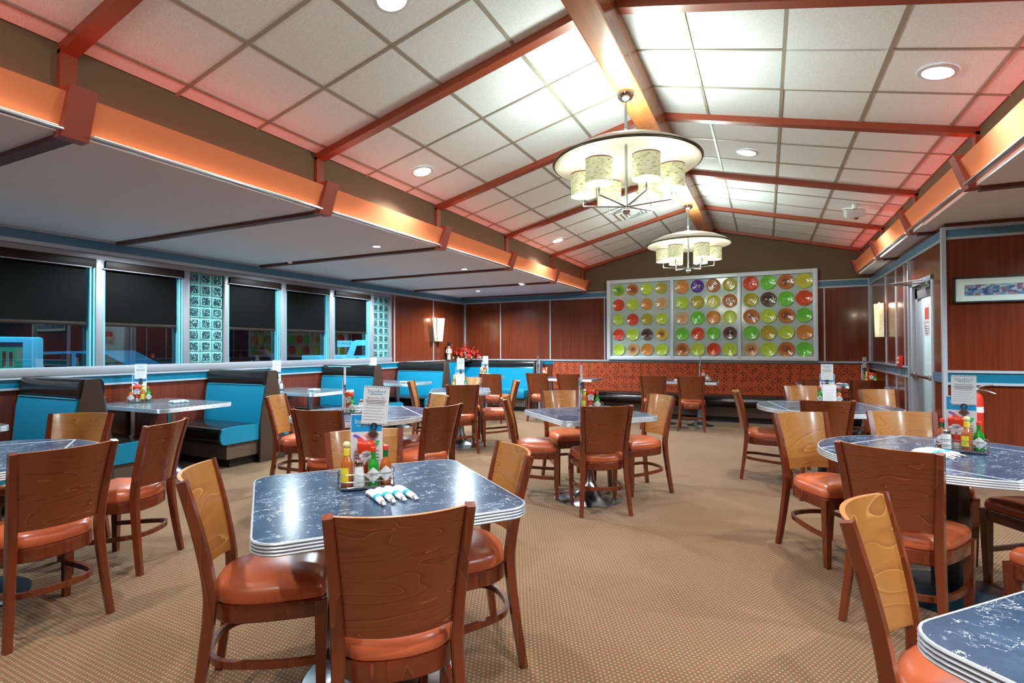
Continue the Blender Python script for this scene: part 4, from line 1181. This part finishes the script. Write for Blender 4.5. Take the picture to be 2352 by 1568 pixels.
def ring_label(mb, r, a0, a1, z0, z1, mi=0, n=8):
    vs = []
    for z in (z0, z1):
        for i in range(n+1):
            a = R(a0+(a1-a0)*i/n); vs.append((r*math.sin(a), -r*math.cos(a), z))
    mb.add(vs, [(i, i+1, n+2+i, n+1+i) for i in range(n)], mi)
def mk_cholula():
    t = thing('hot_sauce_bottle', '', 'bottle')
    MB().lathe([(0.022, 0.0), (0.024, 0.004), (0.024, 0.085), (0.020, 0.105), (0.012, 0.122), (0.011, 0.128)], 20).obj('bottle_body', SAUCE_BR, t)
    MB().lathe([(0.0125, 0.126), (0.0125, 0.152), (0.010, 0.155)], 18).obj('neck_wrap', YEL, t)
    MB().sphere((0, 0, 0.168), 0.0155, 16).obj('cap', WOODCAP, t)
    mb = MB(); ring_label(mb, 0.0247, -75, 20, 0.02, 0.078); mb.obj('label_paper', YEL, t)
    return t
def mk_tabasco(glass, neck):
    def f():
        t = thing('hot_sauce_bottle', '', 'bottle')
        MB().lathe([(0.021, 0.0), (0.023, 0.004), (0.023, 0.075), (0.019, 0.093), (0.0105, 0.106), (0.0095, 0.112), (0.0095, 0.138)], 20).obj('bottle_body', glass, t)
        if neck: MB().lathe([(0.0105, 0.110), (0.0105, 0.139)], 16).obj('neck_wrap', GREENFOIL, t)
        MB().lathe([(0.0115, 0.139), (0.0115, 0.155), (0.009, 0.158)], 16).obj('cap', KETCAP, t)
        mb = MB(); k = 0.0335
        dm = [(0, -k), (k, 0), (0, k), (-k, 0)]
        M = Matrix.Translation((0, -0.0245, 0.045))
        mb.add([(x, -0.0 if abs(x) < 1e-6 else 0.011, z) for x, z in dm], [(0, 1, 2), (0, 2, 3)], 0, M)
        mb.text('TABASCO', 0.0095, M @ Matrix.Translation((0, -0.0006, 0.0)) @ Matrix.Diagonal((0.72, 1, 1, 1)) @ FRONT, 1)
        mb.obj('label_paper', [PAPER, GREENINK], t, smooth=0)
        return t
    return f
def mk_ketchup():
    t = thing('ketchup_bottle', '', 'bottle')
    rings = []
    for z, a, b in ((0.0, 0.021, 0.021), (0.03, 0.023, 0.022), (0.034, 0.027, 0.022), (0.055, 0.031, 0.023), (0.085, 0.030, 0.022), (0.115, 0.034, 0.024), (0.15, 0.039, 0.027), (0.165, 0.038, 0.026), (0.173, 0.030, 0.020)):
        rings.append([(a*math.cos(2*PI*i/24), b*math.sin(2*PI*i/24), z) for i in range(24)])
    MB().loft(rings[2:]).obj('bottle_body', KET, t, smooth=60)
    MB().loft(rings[:3]).obj('cap', WHITE, t)
    mb = MB()
    key = [(-.025, -.028), (.025, -.028), (.023, .0), (.030, .004), (.030, .016), (.022, .018), (.016, .027), (0, .031), (-.016, .027), (-.022, .018), (-.030, .016), (-.030, .004), (-.023, .0)]
    vs = [(x, -0.0285+0.0085*(abs(x)/0.03)**2-0.001, z+0.105) for x, z in key]
    mb.add(vs, [tuple(range(len(vs)))], 0)
    mb.text('HEINZ', 0.0125, Matrix.Translation((0, -0.0302, 0.122)) @ FRONT, 1)
    mb.text('TOMATO', 0.0105, Matrix.Translation((0, -0.0302, 0.1085)) @ FRONT, 1)
    mb.text('KETCHUP', 0.0085, Matrix.Translation((0, -0.0302, 0.0965)) @ FRONT, 1)
    mb.sphere((0, -0.0288, 0.086), 0.006, 10, 2, (1, 0.3, 1))
    mb.obj('label_paper', [PAPER, INKDARK, KET], t, smooth=0)
    return t
def mk_salt():
    t = thing('salt_shaker', '', 'shaker')
    MB().lathe([(0.024, 0.0), (0.025, 0.004), (0.021, 0.05), (0.0185, 0.078), (0.0175, 0.085)], 10).obj('glass_body', SALT, t, smooth=20)
    MB().lathe([(0.0195, 0.083), (0.0195, 0.098), (0.016, 0.105), (0.004, 0.109)], 20).obj('cap', BRIGHT, t)
    return t
def mk_rack():
    t = thing('condiment_rack', '', 'caddy')
    MB().prism(rrect(0.215, 0.125, 0.035, 5), 0.004, 0.012, 'z').obj('tray', CHROME, t)
    for z in (0.014, 0.036, 0.066):
        MB().tube([(x, y, z) for x, y in rrect(0.225, 0.135, 0.038, 5)], 0.0022, 6, closed=True).obj('wire_ring', BRIGHT, t)
    for x in (-0.1125, 0.1125):
        for y in (-0.03, 0.03): MB().cyl((x, y, 0.0), (x, y, 0.067), 0.0022, 6).obj('upright', BRIGHT, t)
    MB().cyl((0.0, 0.0675, 0.0), (0.0, 0.0675, 0.067), 0.0022, 6).obj('upright', BRIGHT, t)
    return t
MENUBLUE = pm('menu_blue', (10, 140, 200), 0.45)
def mk_menu():
    t = thing('menu_card', '', 'menu')
    Wm, Hm = 0.132, 0.285
    mb = MB().box((0, 0, Hm/2), (Wm, 0.004, Hm), 0)
    f = -0.0024
    mb.add([(-Wm/2+.003, f, Hm*0.73), (Wm/2-.003, f, Hm*0.73), (Wm/2-.003, f, Hm-.004), (-Wm/2+.003, f, Hm-.004)], [(0, 1, 2, 3)], 1)
    mb.text('Stamford', 0.025, Matrix.Translation((-0.004, f-0.0004, Hm*0.885)) @ FRONT, 0)
    mb.text('DINER - FRESH - LOCAL', 0.0072, Matrix.Translation((-0.004, f-0.0004, Hm*0.82)) @ FRONT, 0)
    pic = [(5, (90, 70, 190)), (2, (220, 80, 80)), (3, (40, 170, 90)), (4, (240, 180, 190))]
    def shp(pts, mi): mb.add([(x, f-0.0003, z) for x, z in pts], [tuple(range(len(pts)))], mi)
    shp([(-.058, .19), (-.03, .176), (-.024, .186), (-.05, .2)], 2)
    shp([(-.04, .172), (-.008, .150), (-.002, .166), (-.03, .19)], 3)
    shp([(-.012, .19), (.012, .176), (.02, .19), (0, .2)], 5)
    shp([(.018+.0+.036*math.cos(R(a)), .168+.036*math.sin(R(a))) for a in range(180, 361, 20)], 4)
    for x in (-.03, -.012, .0): shp([(x, .145), (x+.004, .145), (x-.002, .165), (x-.006, .165)], 6)
    for k in range(7): shp([(-.05, .125-k*.014), (.05, .125-k*.014), (.05, .121-k*.014), (-.05, .121-k*.014)], 7)
    mb.obj('card', [PAPER, MENUBLUE, pm('menu_violet', (100, 80, 190), .6), pm('menu_coral', (222, 84, 76), .6), pm('menu_green', (40, 176, 96), .6), pm('menu_pink', (226, 150, 160), .6), INKDARK, INK], t, smooth=0)
    return t
def mk_flyer():
    t = thing('clipped_flyer', '', 'flyer')
    Wm, Hm = 0.108, 0.165
    mb = MB().box((0, 0, Hm/2), (Wm, 0.0012, Hm), 0)
    f = -0.0011
    mb.text('Stamford', 0.021, Matrix.Translation((0, f, Hm*0.86)) @ FRONT, 1)
    mb.text('Bonus For Life', 0.0125, Matrix.Translation((0, f, Hm*0.69)) @ FRONT, 2)
    def bar(x0, x1, z, h, mi): mb.add([(x0, f, z), (x1, f, z), (x1, f, z+h), (x0, f, z+h)], [(0, 1, 2, 3)], mi)
    bar(-.026, .026, Hm*.78, .003, 1)
    for k in range(3): bar(-.045+.004*k, .045-.005*k, Hm*0.62-.0065*k, .0022, 2)
    for k in range(6): bar(-.046, .04-.006*(k % 3), Hm*0.50-.0125*k, .0012, 3)
    for k in range(12):
        for z in (0.001, Hm-0.007): bar(-.052+.009*k, -.048+.009*k, z, .005, 4)
    mb.obj('sheet', [PAPER, INKTEAL, INKDARK, INK, pm('flyer_dots', (90, 110, 120), .6)], t, smooth=0)
    mb = MB()
    c = Vector((0.0, -0.006, -0.04)); k = 0.024
    mb.add([(0, -.006, -.064), (k, -.006, -.04), (0, -.006, -.016), (-k, -.006, -.04), (0, .0, -.064), (k, .0, -.04), (0, .0, -.016), (-k, .0, -.04)], [(0, 1, 2, 3), (7, 6, 5, 4), (0, 4, 5, 1), (1, 5, 6, 2), (2, 6, 7, 3), (3, 7, 4, 0)], 0)
    for r in (0.006, 0.012): mb.tube([(r*math.cos(2*PI*i/16), -.0068, -.04+r*math.sin(2*PI*i/16)) for i in range(16)], 0.0014, 5, 1, True, (0, 1, 0))
    mb.tube([(0.012*math.cos(2*PI*i/16), -.004, -.008+0.014*math.sin(2*PI*i/16)) for i in range(16)], 0.0028, 6, 1, True, (0, 1, 0))
    mb.obj('clip', [pm('clip_bronze', (120, 96, 88), .35, .5), BLACK], t, smooth=0)
    return t
def mk_tent():
    t = thing('menu_tent', '', 'menu')
    Wm, Hm = 0.115, 0.20
    mb = MB()
    mb.prism([(-.035, 0), (-.032, 0), (.0, Hm), (.032, 0), (.035, 0), (.001, Hm+.003), (-.001, Hm+.003)], -Wm/2, Wm/2, 'x', 0)
    sl = math.atan2(.035, Hm)
    M = Matrix.Translation((0, -.0355, 0)) @ Matrix.Rotation(-sl, 4, 'X')
    def bar(x0, x1, z0, z1, mi): mb.add([(x0, -.0006, z0), (x1, -.0006, z0), (x1, -.0006, z1), (x0, -.0006, z1)], [(0, 1, 2, 3)], mi, M)
    bar(-.048, .048, .145, .19, 1); bar(-.03, -.008, .155, .177, 2); bar(0, .03, .158, .163, 2)
    mb.text('The Morning after', 0.0125, M @ Matrix.Translation((0, -.0008, .028)) @ FRONT, 3)
    for k in range(8): bar(-.042, .036-.006*(k % 3), .128-.0115*k, .1265-.0115*k, 4)
    mb.obj('card', [PAPER, pm('tent_photo_grey', (170, 196, 200), .5), pm('tent_photo_amber', (214, 140, 70), .5), INKTEAL, INK], t, smooth=0)
    return t
def mk_roll():
    t = thing('napkin_roll', '', 'napkin')
    n = 10
    rings = []
    for y, a, b in ((-0.075, 0.013, 0.009), (-0.05, 0.0145, 0.011), (0.0, 0.016, 0.013), (0.045, 0.018, 0.014), (0.075, 0.0195, 0.012), (0.082, 0.019, 0.010)):
        rings.append([(a*math.cos(2*PI*i/n), y, b+b*math.sin(2*PI*i/n)) for i in range(n)])
    MB().loft(rings).obj('napkin', NAPKIN, t, smooth=60)
    rg = []
    for y, a, b in ((-0.036, 0.0157, 0.0122), (-0.012, 0.0166, 0.0136)):
        rg.append([(a*math.cos(2*PI*i/n), y, b-0.0008+b*math.sin(2*PI*i/n)) for i in range(n)])
    MB().loft(rg, cap0=False, cap1=False).obj('paper_band', NAPBAND, t, smooth=60)
    MB().sweep([(0.002, -0.07, 0.012), (0.0, -0.092, 0.010), (-0.001, -0.108, 0.006)], [(-.008, -.002), (.008, -.002), (.006, .002), (-.006, .002)], scales=[.8, 1, 1.1]).obj('utensil_handle', CHROME, t)
    return t
KIND = {'cho': (mk_cholula, 'hot sauce bottle with yellow label and ball cap', 'bottle'), 'grn': (mk_tabasco(GREENG, False), 'green hot sauce bottle with white diamond label', 'bottle'),
        'tab': (mk_tabasco(TABG, True), 'red hot sauce bottle with green neck', 'bottle'), 'ket': (mk_ketchup, 'red ketchup squeeze bottle', 'bottle'), 'salt': (mk_salt, 'glass salt shaker', 'shaker')}
SLOT = {'cho': (-0.078, -0.022), 'salt': (-0.030, -0.035), 'grn': (0.028, -0.034), 'tab': (0.078, -0.010), 'ket': (0.0, 0.028)}
GRP = {'cho': 'ball cap hot sauce bottles', 'grn': 'green sauce bottles', 'tab': 'green necked sauce bottles', 'ket': 'ketchup bottles', 'salt': 'salt shakers'}
def place(loc, rz, x, y, z=0.0):
    c, s = math.cos(rz), math.sin(rz); return (loc[0]+x*c-y*s, loc[1]+x*s+y*c, loc[2]+z)
ZT = 0.7515
def caddy(where, xy, rz, items, menu=True, flyer=True, slots=None, menurot=0.0):
    loc = (xy[0], xy[1], ZT)
    inst('rack', mk_rack, 'chrome wire condiment rack on '+where, 'caddy', loc, rz, 'condiment racks')
    for k in items:
        mk, lab, cat = KIND[k]; x, y = (slots or SLOT)[k]
        inst(k, mk, lab+' on '+where, cat, place(loc, rz, x, y, 0.0125), rz+random.uniform(-.1, .1), GRP[k])
    if menu:
        mx, my = (-0.094, 0.0) if menurot else (0.0, 0.058)
        inst('menu', mk_menu, 'blue topped menu card behind the bottles on '+where, 'menu', place(loc, rz, mx, my, 0.0125), rz+menurot, 'menu cards')
        if flyer: 
            o = inst('flyer', mk_flyer, 'white flyer clipped above the menu card on '+where, 'flyer', place(loc, rz, mx+0.009 if menurot else (0.03 if where.startswith('the foreg') else 0.012), my-(0.0 if menurot else 0.008), 0.25), rz+menurot, 'clipped flyers')
            if where.startswith('the foreground'): o.rotation_euler = (0, R(5), rz)
def face(x, y): return math.atan2(y, x)-PI/2              # local -y turned towards the camera
D_ = dict(T1='the foreground square table', T4='the round table before the booths', T5='the square table in the aisle', T6='the small square table', T7='the farther round table', T8='the nearer round table at right',
          B1='the nearest booth table', B2='the second booth table', B3='the third booth table', B4='the corner booth table', Q1='the leftmost banquette table', Q2='the middle banquette table', Q3='the rightmost banquette table')
caddy(D_['T1'], (-1.515, 1.735), face(-1.48, 1.75), ['cho', 'salt', 'grn', 'tab', 'ket'])
caddy(D_['T4'], (-3.33, 3.66), face(-3.3, 3.66), ['grn', 'salt', 'ket'], True, True, dict(grn=(-0.02, -0.03), salt=(0.05, 0.0), ket=(-0.045, 0.028)), R(82))
caddy(D_['T5'], (-1.47, 4.73), face(-1.47, 4.73), ['cho', 'ket', 'grn'], True, True, dict(cho=(-0.055, -0.02), ket=(0.0, 0.0), grn=(0.06, -0.025)), R(80))
inst('rack', mk_rack, 'chrome wire condiment rack on '+D_['T6'], 'caddy', (-3.96, 6.5, ZT), face(-3.9, 6.5), 'condiment racks')
for k, (x, y) in (('cho', (-0.081, 0)), ('grn', (0.081, 0))):
    inst(k, KIND[k][0], KIND[k][1]+' on '+D_['T6'], 'bottle', place((-3.96, 6.5, ZT), face(-3.9, 6.5), x, y, 0.0125), face(-3.9, 6.5), GRP[k])
inst('tent', mk_tent, 'white menu tent standing on '+D_['T6'], 'menu', place((-3.96, 6.5, ZT), face(-3.9, 6.5), 0, -0.115), face(-3.9, 6.5), 'menu tents')
inst('menu', mk_menu, 'blue topped menu card on '+D_['T6'], 'menu', place((-3.96, 6.5, ZT), face(-3.9, 6.5), 0, 0.05, 0.0125), face(-3.9, 6.5), 'menu cards')
inst('flyer', mk_flyer, 'white flyer clipped above the menu card on '+D_['T6'], 'flyer', place((-3.96, 6.5, ZT), face(-3.9, 6.5), 0.01, 0.042, 0.265), face(-3.9, 6.5), 'clipped flyers')
p7 = (0.57, 6.18, ZT); a7 = face(0.57, 6.18)
inst('rack', mk_rack, 'chrome wire condiment rack on '+D_['T7'], 'caddy', p7, a7, 'condiment racks')
for k, (x, y) in (('grn', (-0.082, -0.02)), ('tab', (0.082, -0.01))):
    inst(k, KIND[k][0], KIND[k][1]+' on '+D_['T7'], 'bottle', place(p7, a7, x, y, 0.0125), a7, GRP[k])
inst('tent', mk_tent, 'white menu tent standing on '+D_['T7'], 'menu', place(p7, a7, 0, -0.115), a7, 'menu tents')
inst('menu', mk_menu, 'menu card hidden behind the white tent on '+D_['T7'], 'menu', place(p7, a7, -0.02, 0.05, 0.0125), a7, 'menu cards')
inst('flyer', mk_flyer, 'white flyer rising behind the menu tent on '+D_['T7'], 'flyer', place(p7, a7, -0.02, 0.042, 0.235), a7, 'clipped flyers')
caddy(D_['T8'], (0.965, 3.70), face(0.965, 3.7), ['tab', 'salt', 'ket', 'cho', 'grn'], True, True, dict(tab=(-0.082, 0.012), salt=(-0.062, -0.036), ket=(-0.02, 0.02), cho=(0.022, -0.03), grn=(0.072, -0.02)))
caddy(D_['B1'], (-6.15, 3.42), face(-6.15, 3.42), ['tab', 'ket', 'cho', 'grn'], True, True, dict(tab=(-0.075, -0.03), ket=(-0.02, 0), cho=(0.035, -0.02), grn=(0.08, -0.01)))
caddy(D_['B2'], (-6.18, 5.22), face(-6.18, 5.22), ['tab', 'cho', 'salt'], True, True, dict(tab=(-0.07, 0), cho=(0.0, 0.0), salt=(0.07, -0.02)))
caddy(D_['B3'], (-6.15, 7.2), face(-6.15, 7.2), ['tab', 'grn'], True, True)
caddy(D_['B4'], (-5.04, 9.22), face(-5.04, 9.22), ['cho', 'ket', 'grn', 'salt'])
caddy(D_['Q1'], (-3.92, 9.5), face(-3.92, 9.5), ['ket', 'cho'], True, True, dict(ket=(0.03, 0), cho=(0.08, -0.02)), R(75))
caddy(D_['Q2'], (-0.93, 9.5), face(-0.93, 9.5), ['ket', 'tab'], True, True, dict(ket=(-0.04, 0), tab=(0.02, -0.02)), R(83))
caddy(D_['Q3'], (1.42, 9.5), face(1.42, 9.5), ['cho', 'ket', 'grn'], True, True, dict(cho=(-0.06, 0), ket=(-0.0, 0), grn=(0.05, -0.02)), R(65))
# napkin rolls
def rolls(where, xy, rz, n, dx=0.0395):
    for i in range(n):
        x = (i-(n-1)/2)*dx; a = rz+(i-(n-1)/2)*0.035
        pos = ('leftmost', 'second from left', 'third from left', 'rightmost')[i if i < n-1 else 3]
        inst('roll', mk_roll, 'blue banded napkin roll, %s of %d on %s' % (pos, n, where), 'napkin', place((xy[0], xy[1], ZT-0.0015), rz, x, -abs(i-1.5)*0.01), a, 'napkin rolls')
rolls(D_['T1'], (-1.335, 1.66), R(60), 4)
rolls(D_['T8'], (0.80, 3.53), R(55), 4, 0.043)
rolls(D_['T4'], (-3.16, 3.80), R(80), 2)
rolls(D_['T5'], (-1.24, 4.72), R(70), 2)
rolls(D_['B1'], (-5.72, 3.58), R(80), 4)
rolls(D_['B2'], (-5.6, 5.36), R(80), 3)
rolls(D_['B3'], (-5.45, 7.15), R(80), 2)
rolls(D_['Q2'], (-1.36, 9.40), R(60), 2)
rolls(D_['Q3'], (1.02, 9.40), R(60), 1)

# ================================================================== OUTSIDE
slab('floor_parking_lot', -45, XL-0.2, -12, 60, -0.18, -0.08, Nd('asphalt').set(col=lin((60, 66, 74)), rough=0.6).m)
GZ = -0.08
CARGL = Nd('car_glass').set(col=lin((14, 22, 30)), rough=0.05).m
TYRE = pm('tyre_black', (18, 18, 20), 0.7)
def vehicle(name, lab, cat, loc, rz, body, prof, win, width, wheels, extra=None):
    t = thing(name, lab, cat, loc, rz)
    b = MB(); b.prism(prof, -width/2, width/2, 'y'); b.obj('body', body, t, smooth=25)
    for s in (-1, 1):
        for poly in win: MB().prism(poly, s*(width/2-0.01), s*(width/2+0.004), 'y').obj('side_window', CARGL, t, smooth=0)
        for x in wheels:
            M = Matrix.Translation((x, s*(width/2-0.1), 0.33)) @ Matrix.Rotation(PI/2, 4, 'X')
            wl = MB().lathe([(0.33, -0.11), (0.34, -0.09), (0.34, 0.09), (0.33, 0.11)], 24, M=M).obj('wheel', TYRE, t)
            MB().lathe([(0.2, -0.115), (0.2, 0.115)], 16, M=M).obj('hub_cap', CHROME, wl)
            MB().lathe([(0.41, -0.112), (0.41, 0.112)], 20, M=M, cap=True).obj('wheel_arch', TYRE, t)
    if extra: extra(t)
    return t
pick = [(-2.7, 0.5), (-2.7, 1.08), (-0.72, 1.1), (-0.5, 1.72), (-0.3, 1.80), (0.95, 1.80), (1.2, 1.72), (1.75, 1.15), (2.6, 1.05), (2.7, 0.9), (2.7, 0.45)]
def pk(t):
    mb = MB()
    for s in (-1, 1):
        for x in (-0.25, 0.75): mb.box((x, s*0.965, 0.95), (0.14, 0.02, 0.035))
    mb.obj('door_handle', BLACK, t)
vehicle('pickup_truck', 'pale blue white pickup truck parked outside the farthest window', 'truck', (-17.9, 20.2, GZ), R(43), Nd('truck_paint').set(col=lin((150, 214, 230)), rough=0.25).m, pick,
        [[(-0.42, 1.07), (-0.28, 1.53), (0.25, 1.55), (0.25, 1.07)], [(0.33, 1.07), (0.33, 1.55), (0.95, 1.53), (1.4, 1.07)]], 1.9, (-1.75, 1.75), pk)
pick = [(x, z*0.92) for x, z in pick]
sed = [(-2.2, 0.4), (-2.25, 0.75), (-1.9, 0.92), (-1.35, 0.95), (-0.75, 1.36), (0.45, 1.38), (1.15, 0.95), (2.1, 0.8), (2.25, 0.6), (2.2, 0.35)]
sw = [[(-1.15, 0.97), (-0.7, 1.3), (-0.2, 1.32), (-0.2, 0.97)], [(-0.12, 0.97), (-0.12, 1.32), (0.4, 1.31), (0.95, 0.97)]]
vehicle('parked_car', 'blue lit sedan parked outside the first two windows', 'car', (-14.2, 7.0, GZ), R(45), Nd('sedan_paint').set(col=lin((60, 150, 190)), rough=0.25).m, sed, sw, 1.75, (-1.35, 1.35))
vehicle('parked_car', 'dark red sedan parked outside the middle windows', 'car', (-19.0, 14.8, GZ), R(40), Nd('red_sedan_paint').set(col=lin((110, 40, 48)), rough=0.25).m, sed, sw, 1.75, (-1.35, 1.35))
NEON = glow('neon_cyan', (60, 225, 255), 9.0)
for i, (a, b) in enumerate(((-2.4, 2.9), (2.95, 5.5), (5.55, 8.1))):
    t = thing('neon_tube', 'cyan neon tube above the windows outside, run %s' % nth(i), 'neon light', (XL-0.36, (a+b)/2, 2.52), 0, 'neon tubes outside the windows')
    MB().cyl((0, -(b-a)/2, 0), (0, (b-a)/2, 0), 0.02, 10).obj('tube', NEON, t)
    MB().box((0.03, 0, 0.05), (0.14, b-a, 0.05)).obj('case', TRIM, t, smooth=0)
# box truck with the striped picture on its side
t = thing('box_truck', 'cyan white box truck with red striped picture outside the leftmost window', 'truck', (-12.2, 2.28, GZ), 0)
MB().box((0, 0, 1.02), (2.1, 4.8, 1.2), bev=0.05).obj('cargo_box', Nd('box_truck_paint').set(col=lin((120, 206, 232)), rough=0.4).m, t)
MB().box((0, -3.1, 0.95), (1.9, 1.4, 1.2), bev=0.12).obj('cab', WHITE, t)
mb = MB()
def q(y0, y1, z0, z1, mi): mb.box((1.056, (y0+y1)/2, (z0+z1)/2), (0.006+0.002*mi, y1-y0, z1-z0), mi)
q(-2.2, 2.1, 0.5, 1.46, 0)
for k in range(6): q(1.50+0.085*k, 1.545+0.085*k, 1.14, 1.43-0.012*k, 1)
q(2.02, 2.09, 1.2, 1.42, 2); q(-2.2, 2.1, 1.46, 1.53, 3)
mb.obj('side_picture', [pm('picture_green', (60, 170, 130), .5), pm('picture_red', (170, 50, 50), .5), pm('picture_tan', (210, 160, 130), .5), pm('picture_navy', (40, 60, 90), .5)], t, smooth=0)
for y in (-2.9, 1.3):
    for s in (-1, 1):
        MB().lathe([(0.38, -0.12), (0.38, 0.12)], 20, M=Matrix.Translation((s*0.9, y, 0.38)) @ Matrix.Rotation(PI/2, 4, 'Y')).obj('wheel', TYRE, t)
# rental sign beyond the pickup
t = thing('roadside_sign', 'lit blue roadside sign reading U-HAUL behind the pickup truck', 'sign', (-22.7, 24.1, GZ), R(-46))
mb = MB().box((0, 0, 1.68), (0.12, 0.86, 0.38), 0)
mb.text('U-HAUL', 0.22, Matrix.Translation((0.064, 0, 1.69)) @ Matrix.Rotation(PI/2, 4, 'Z') @ FRONT, 1)
mb.obj('panel', [glow('sign_glow', (60, 190, 240), 0.9), pm('sign_navy', (10, 40, 90), .5)], t, smooth=0)
for y in (-0.35, 0.35): MB().box((0, y, 0.75), (0.08, 0.08, 1.5)).obj('post', TRIM, t, smooth=0)
mb = MB().box((-36, 24, 1.6), (0.3, 70, 5.0)); struct(mb.obj('wall_street', pm('far_building_blue', (26, 34, 48), .7), smooth=0))
t = thing('added_lot_lamp', 'added unseen lamp on a pole lighting the cars outside', 'lamp', (-13.5, 17.8, GZ))  # out of view, added to light the parked vehicles
MB().cyl((0, 0, 0), (0, 0, 5.0), 0.06).obj('pole', TRIM, t)
MB().box((-0.3, 0, 5.0), (0.7, 0.2, 0.1), bev=0.02).obj('lamp_head', TRIM, t)
lamp('POINT', 'added_lot_light', (-0.4, 0, 4.8), 2600, (0.45, 0.88, 1.0), 0.15, t)
t = thing('added_lot_lamp', 'added unseen lamp on a pole lighting the box truck outside', 'lamp', (-9.6, 1.5, GZ))  # second added lamp, out of view, brightens the box truck
MB().cyl((0, 0, 0), (0, 0, 5.0), 0.06).obj('pole', TRIM, t)
MB().box((-0.3, 0, 5.0), (0.7, 0.2, 0.1), bev=0.02).obj('lamp_head', TRIM, t)
lamp('POINT', 'added_lot_light', (-0.4, 2.5, 4.8), 900, (0.45, 0.88, 1.0), 0.15, t)
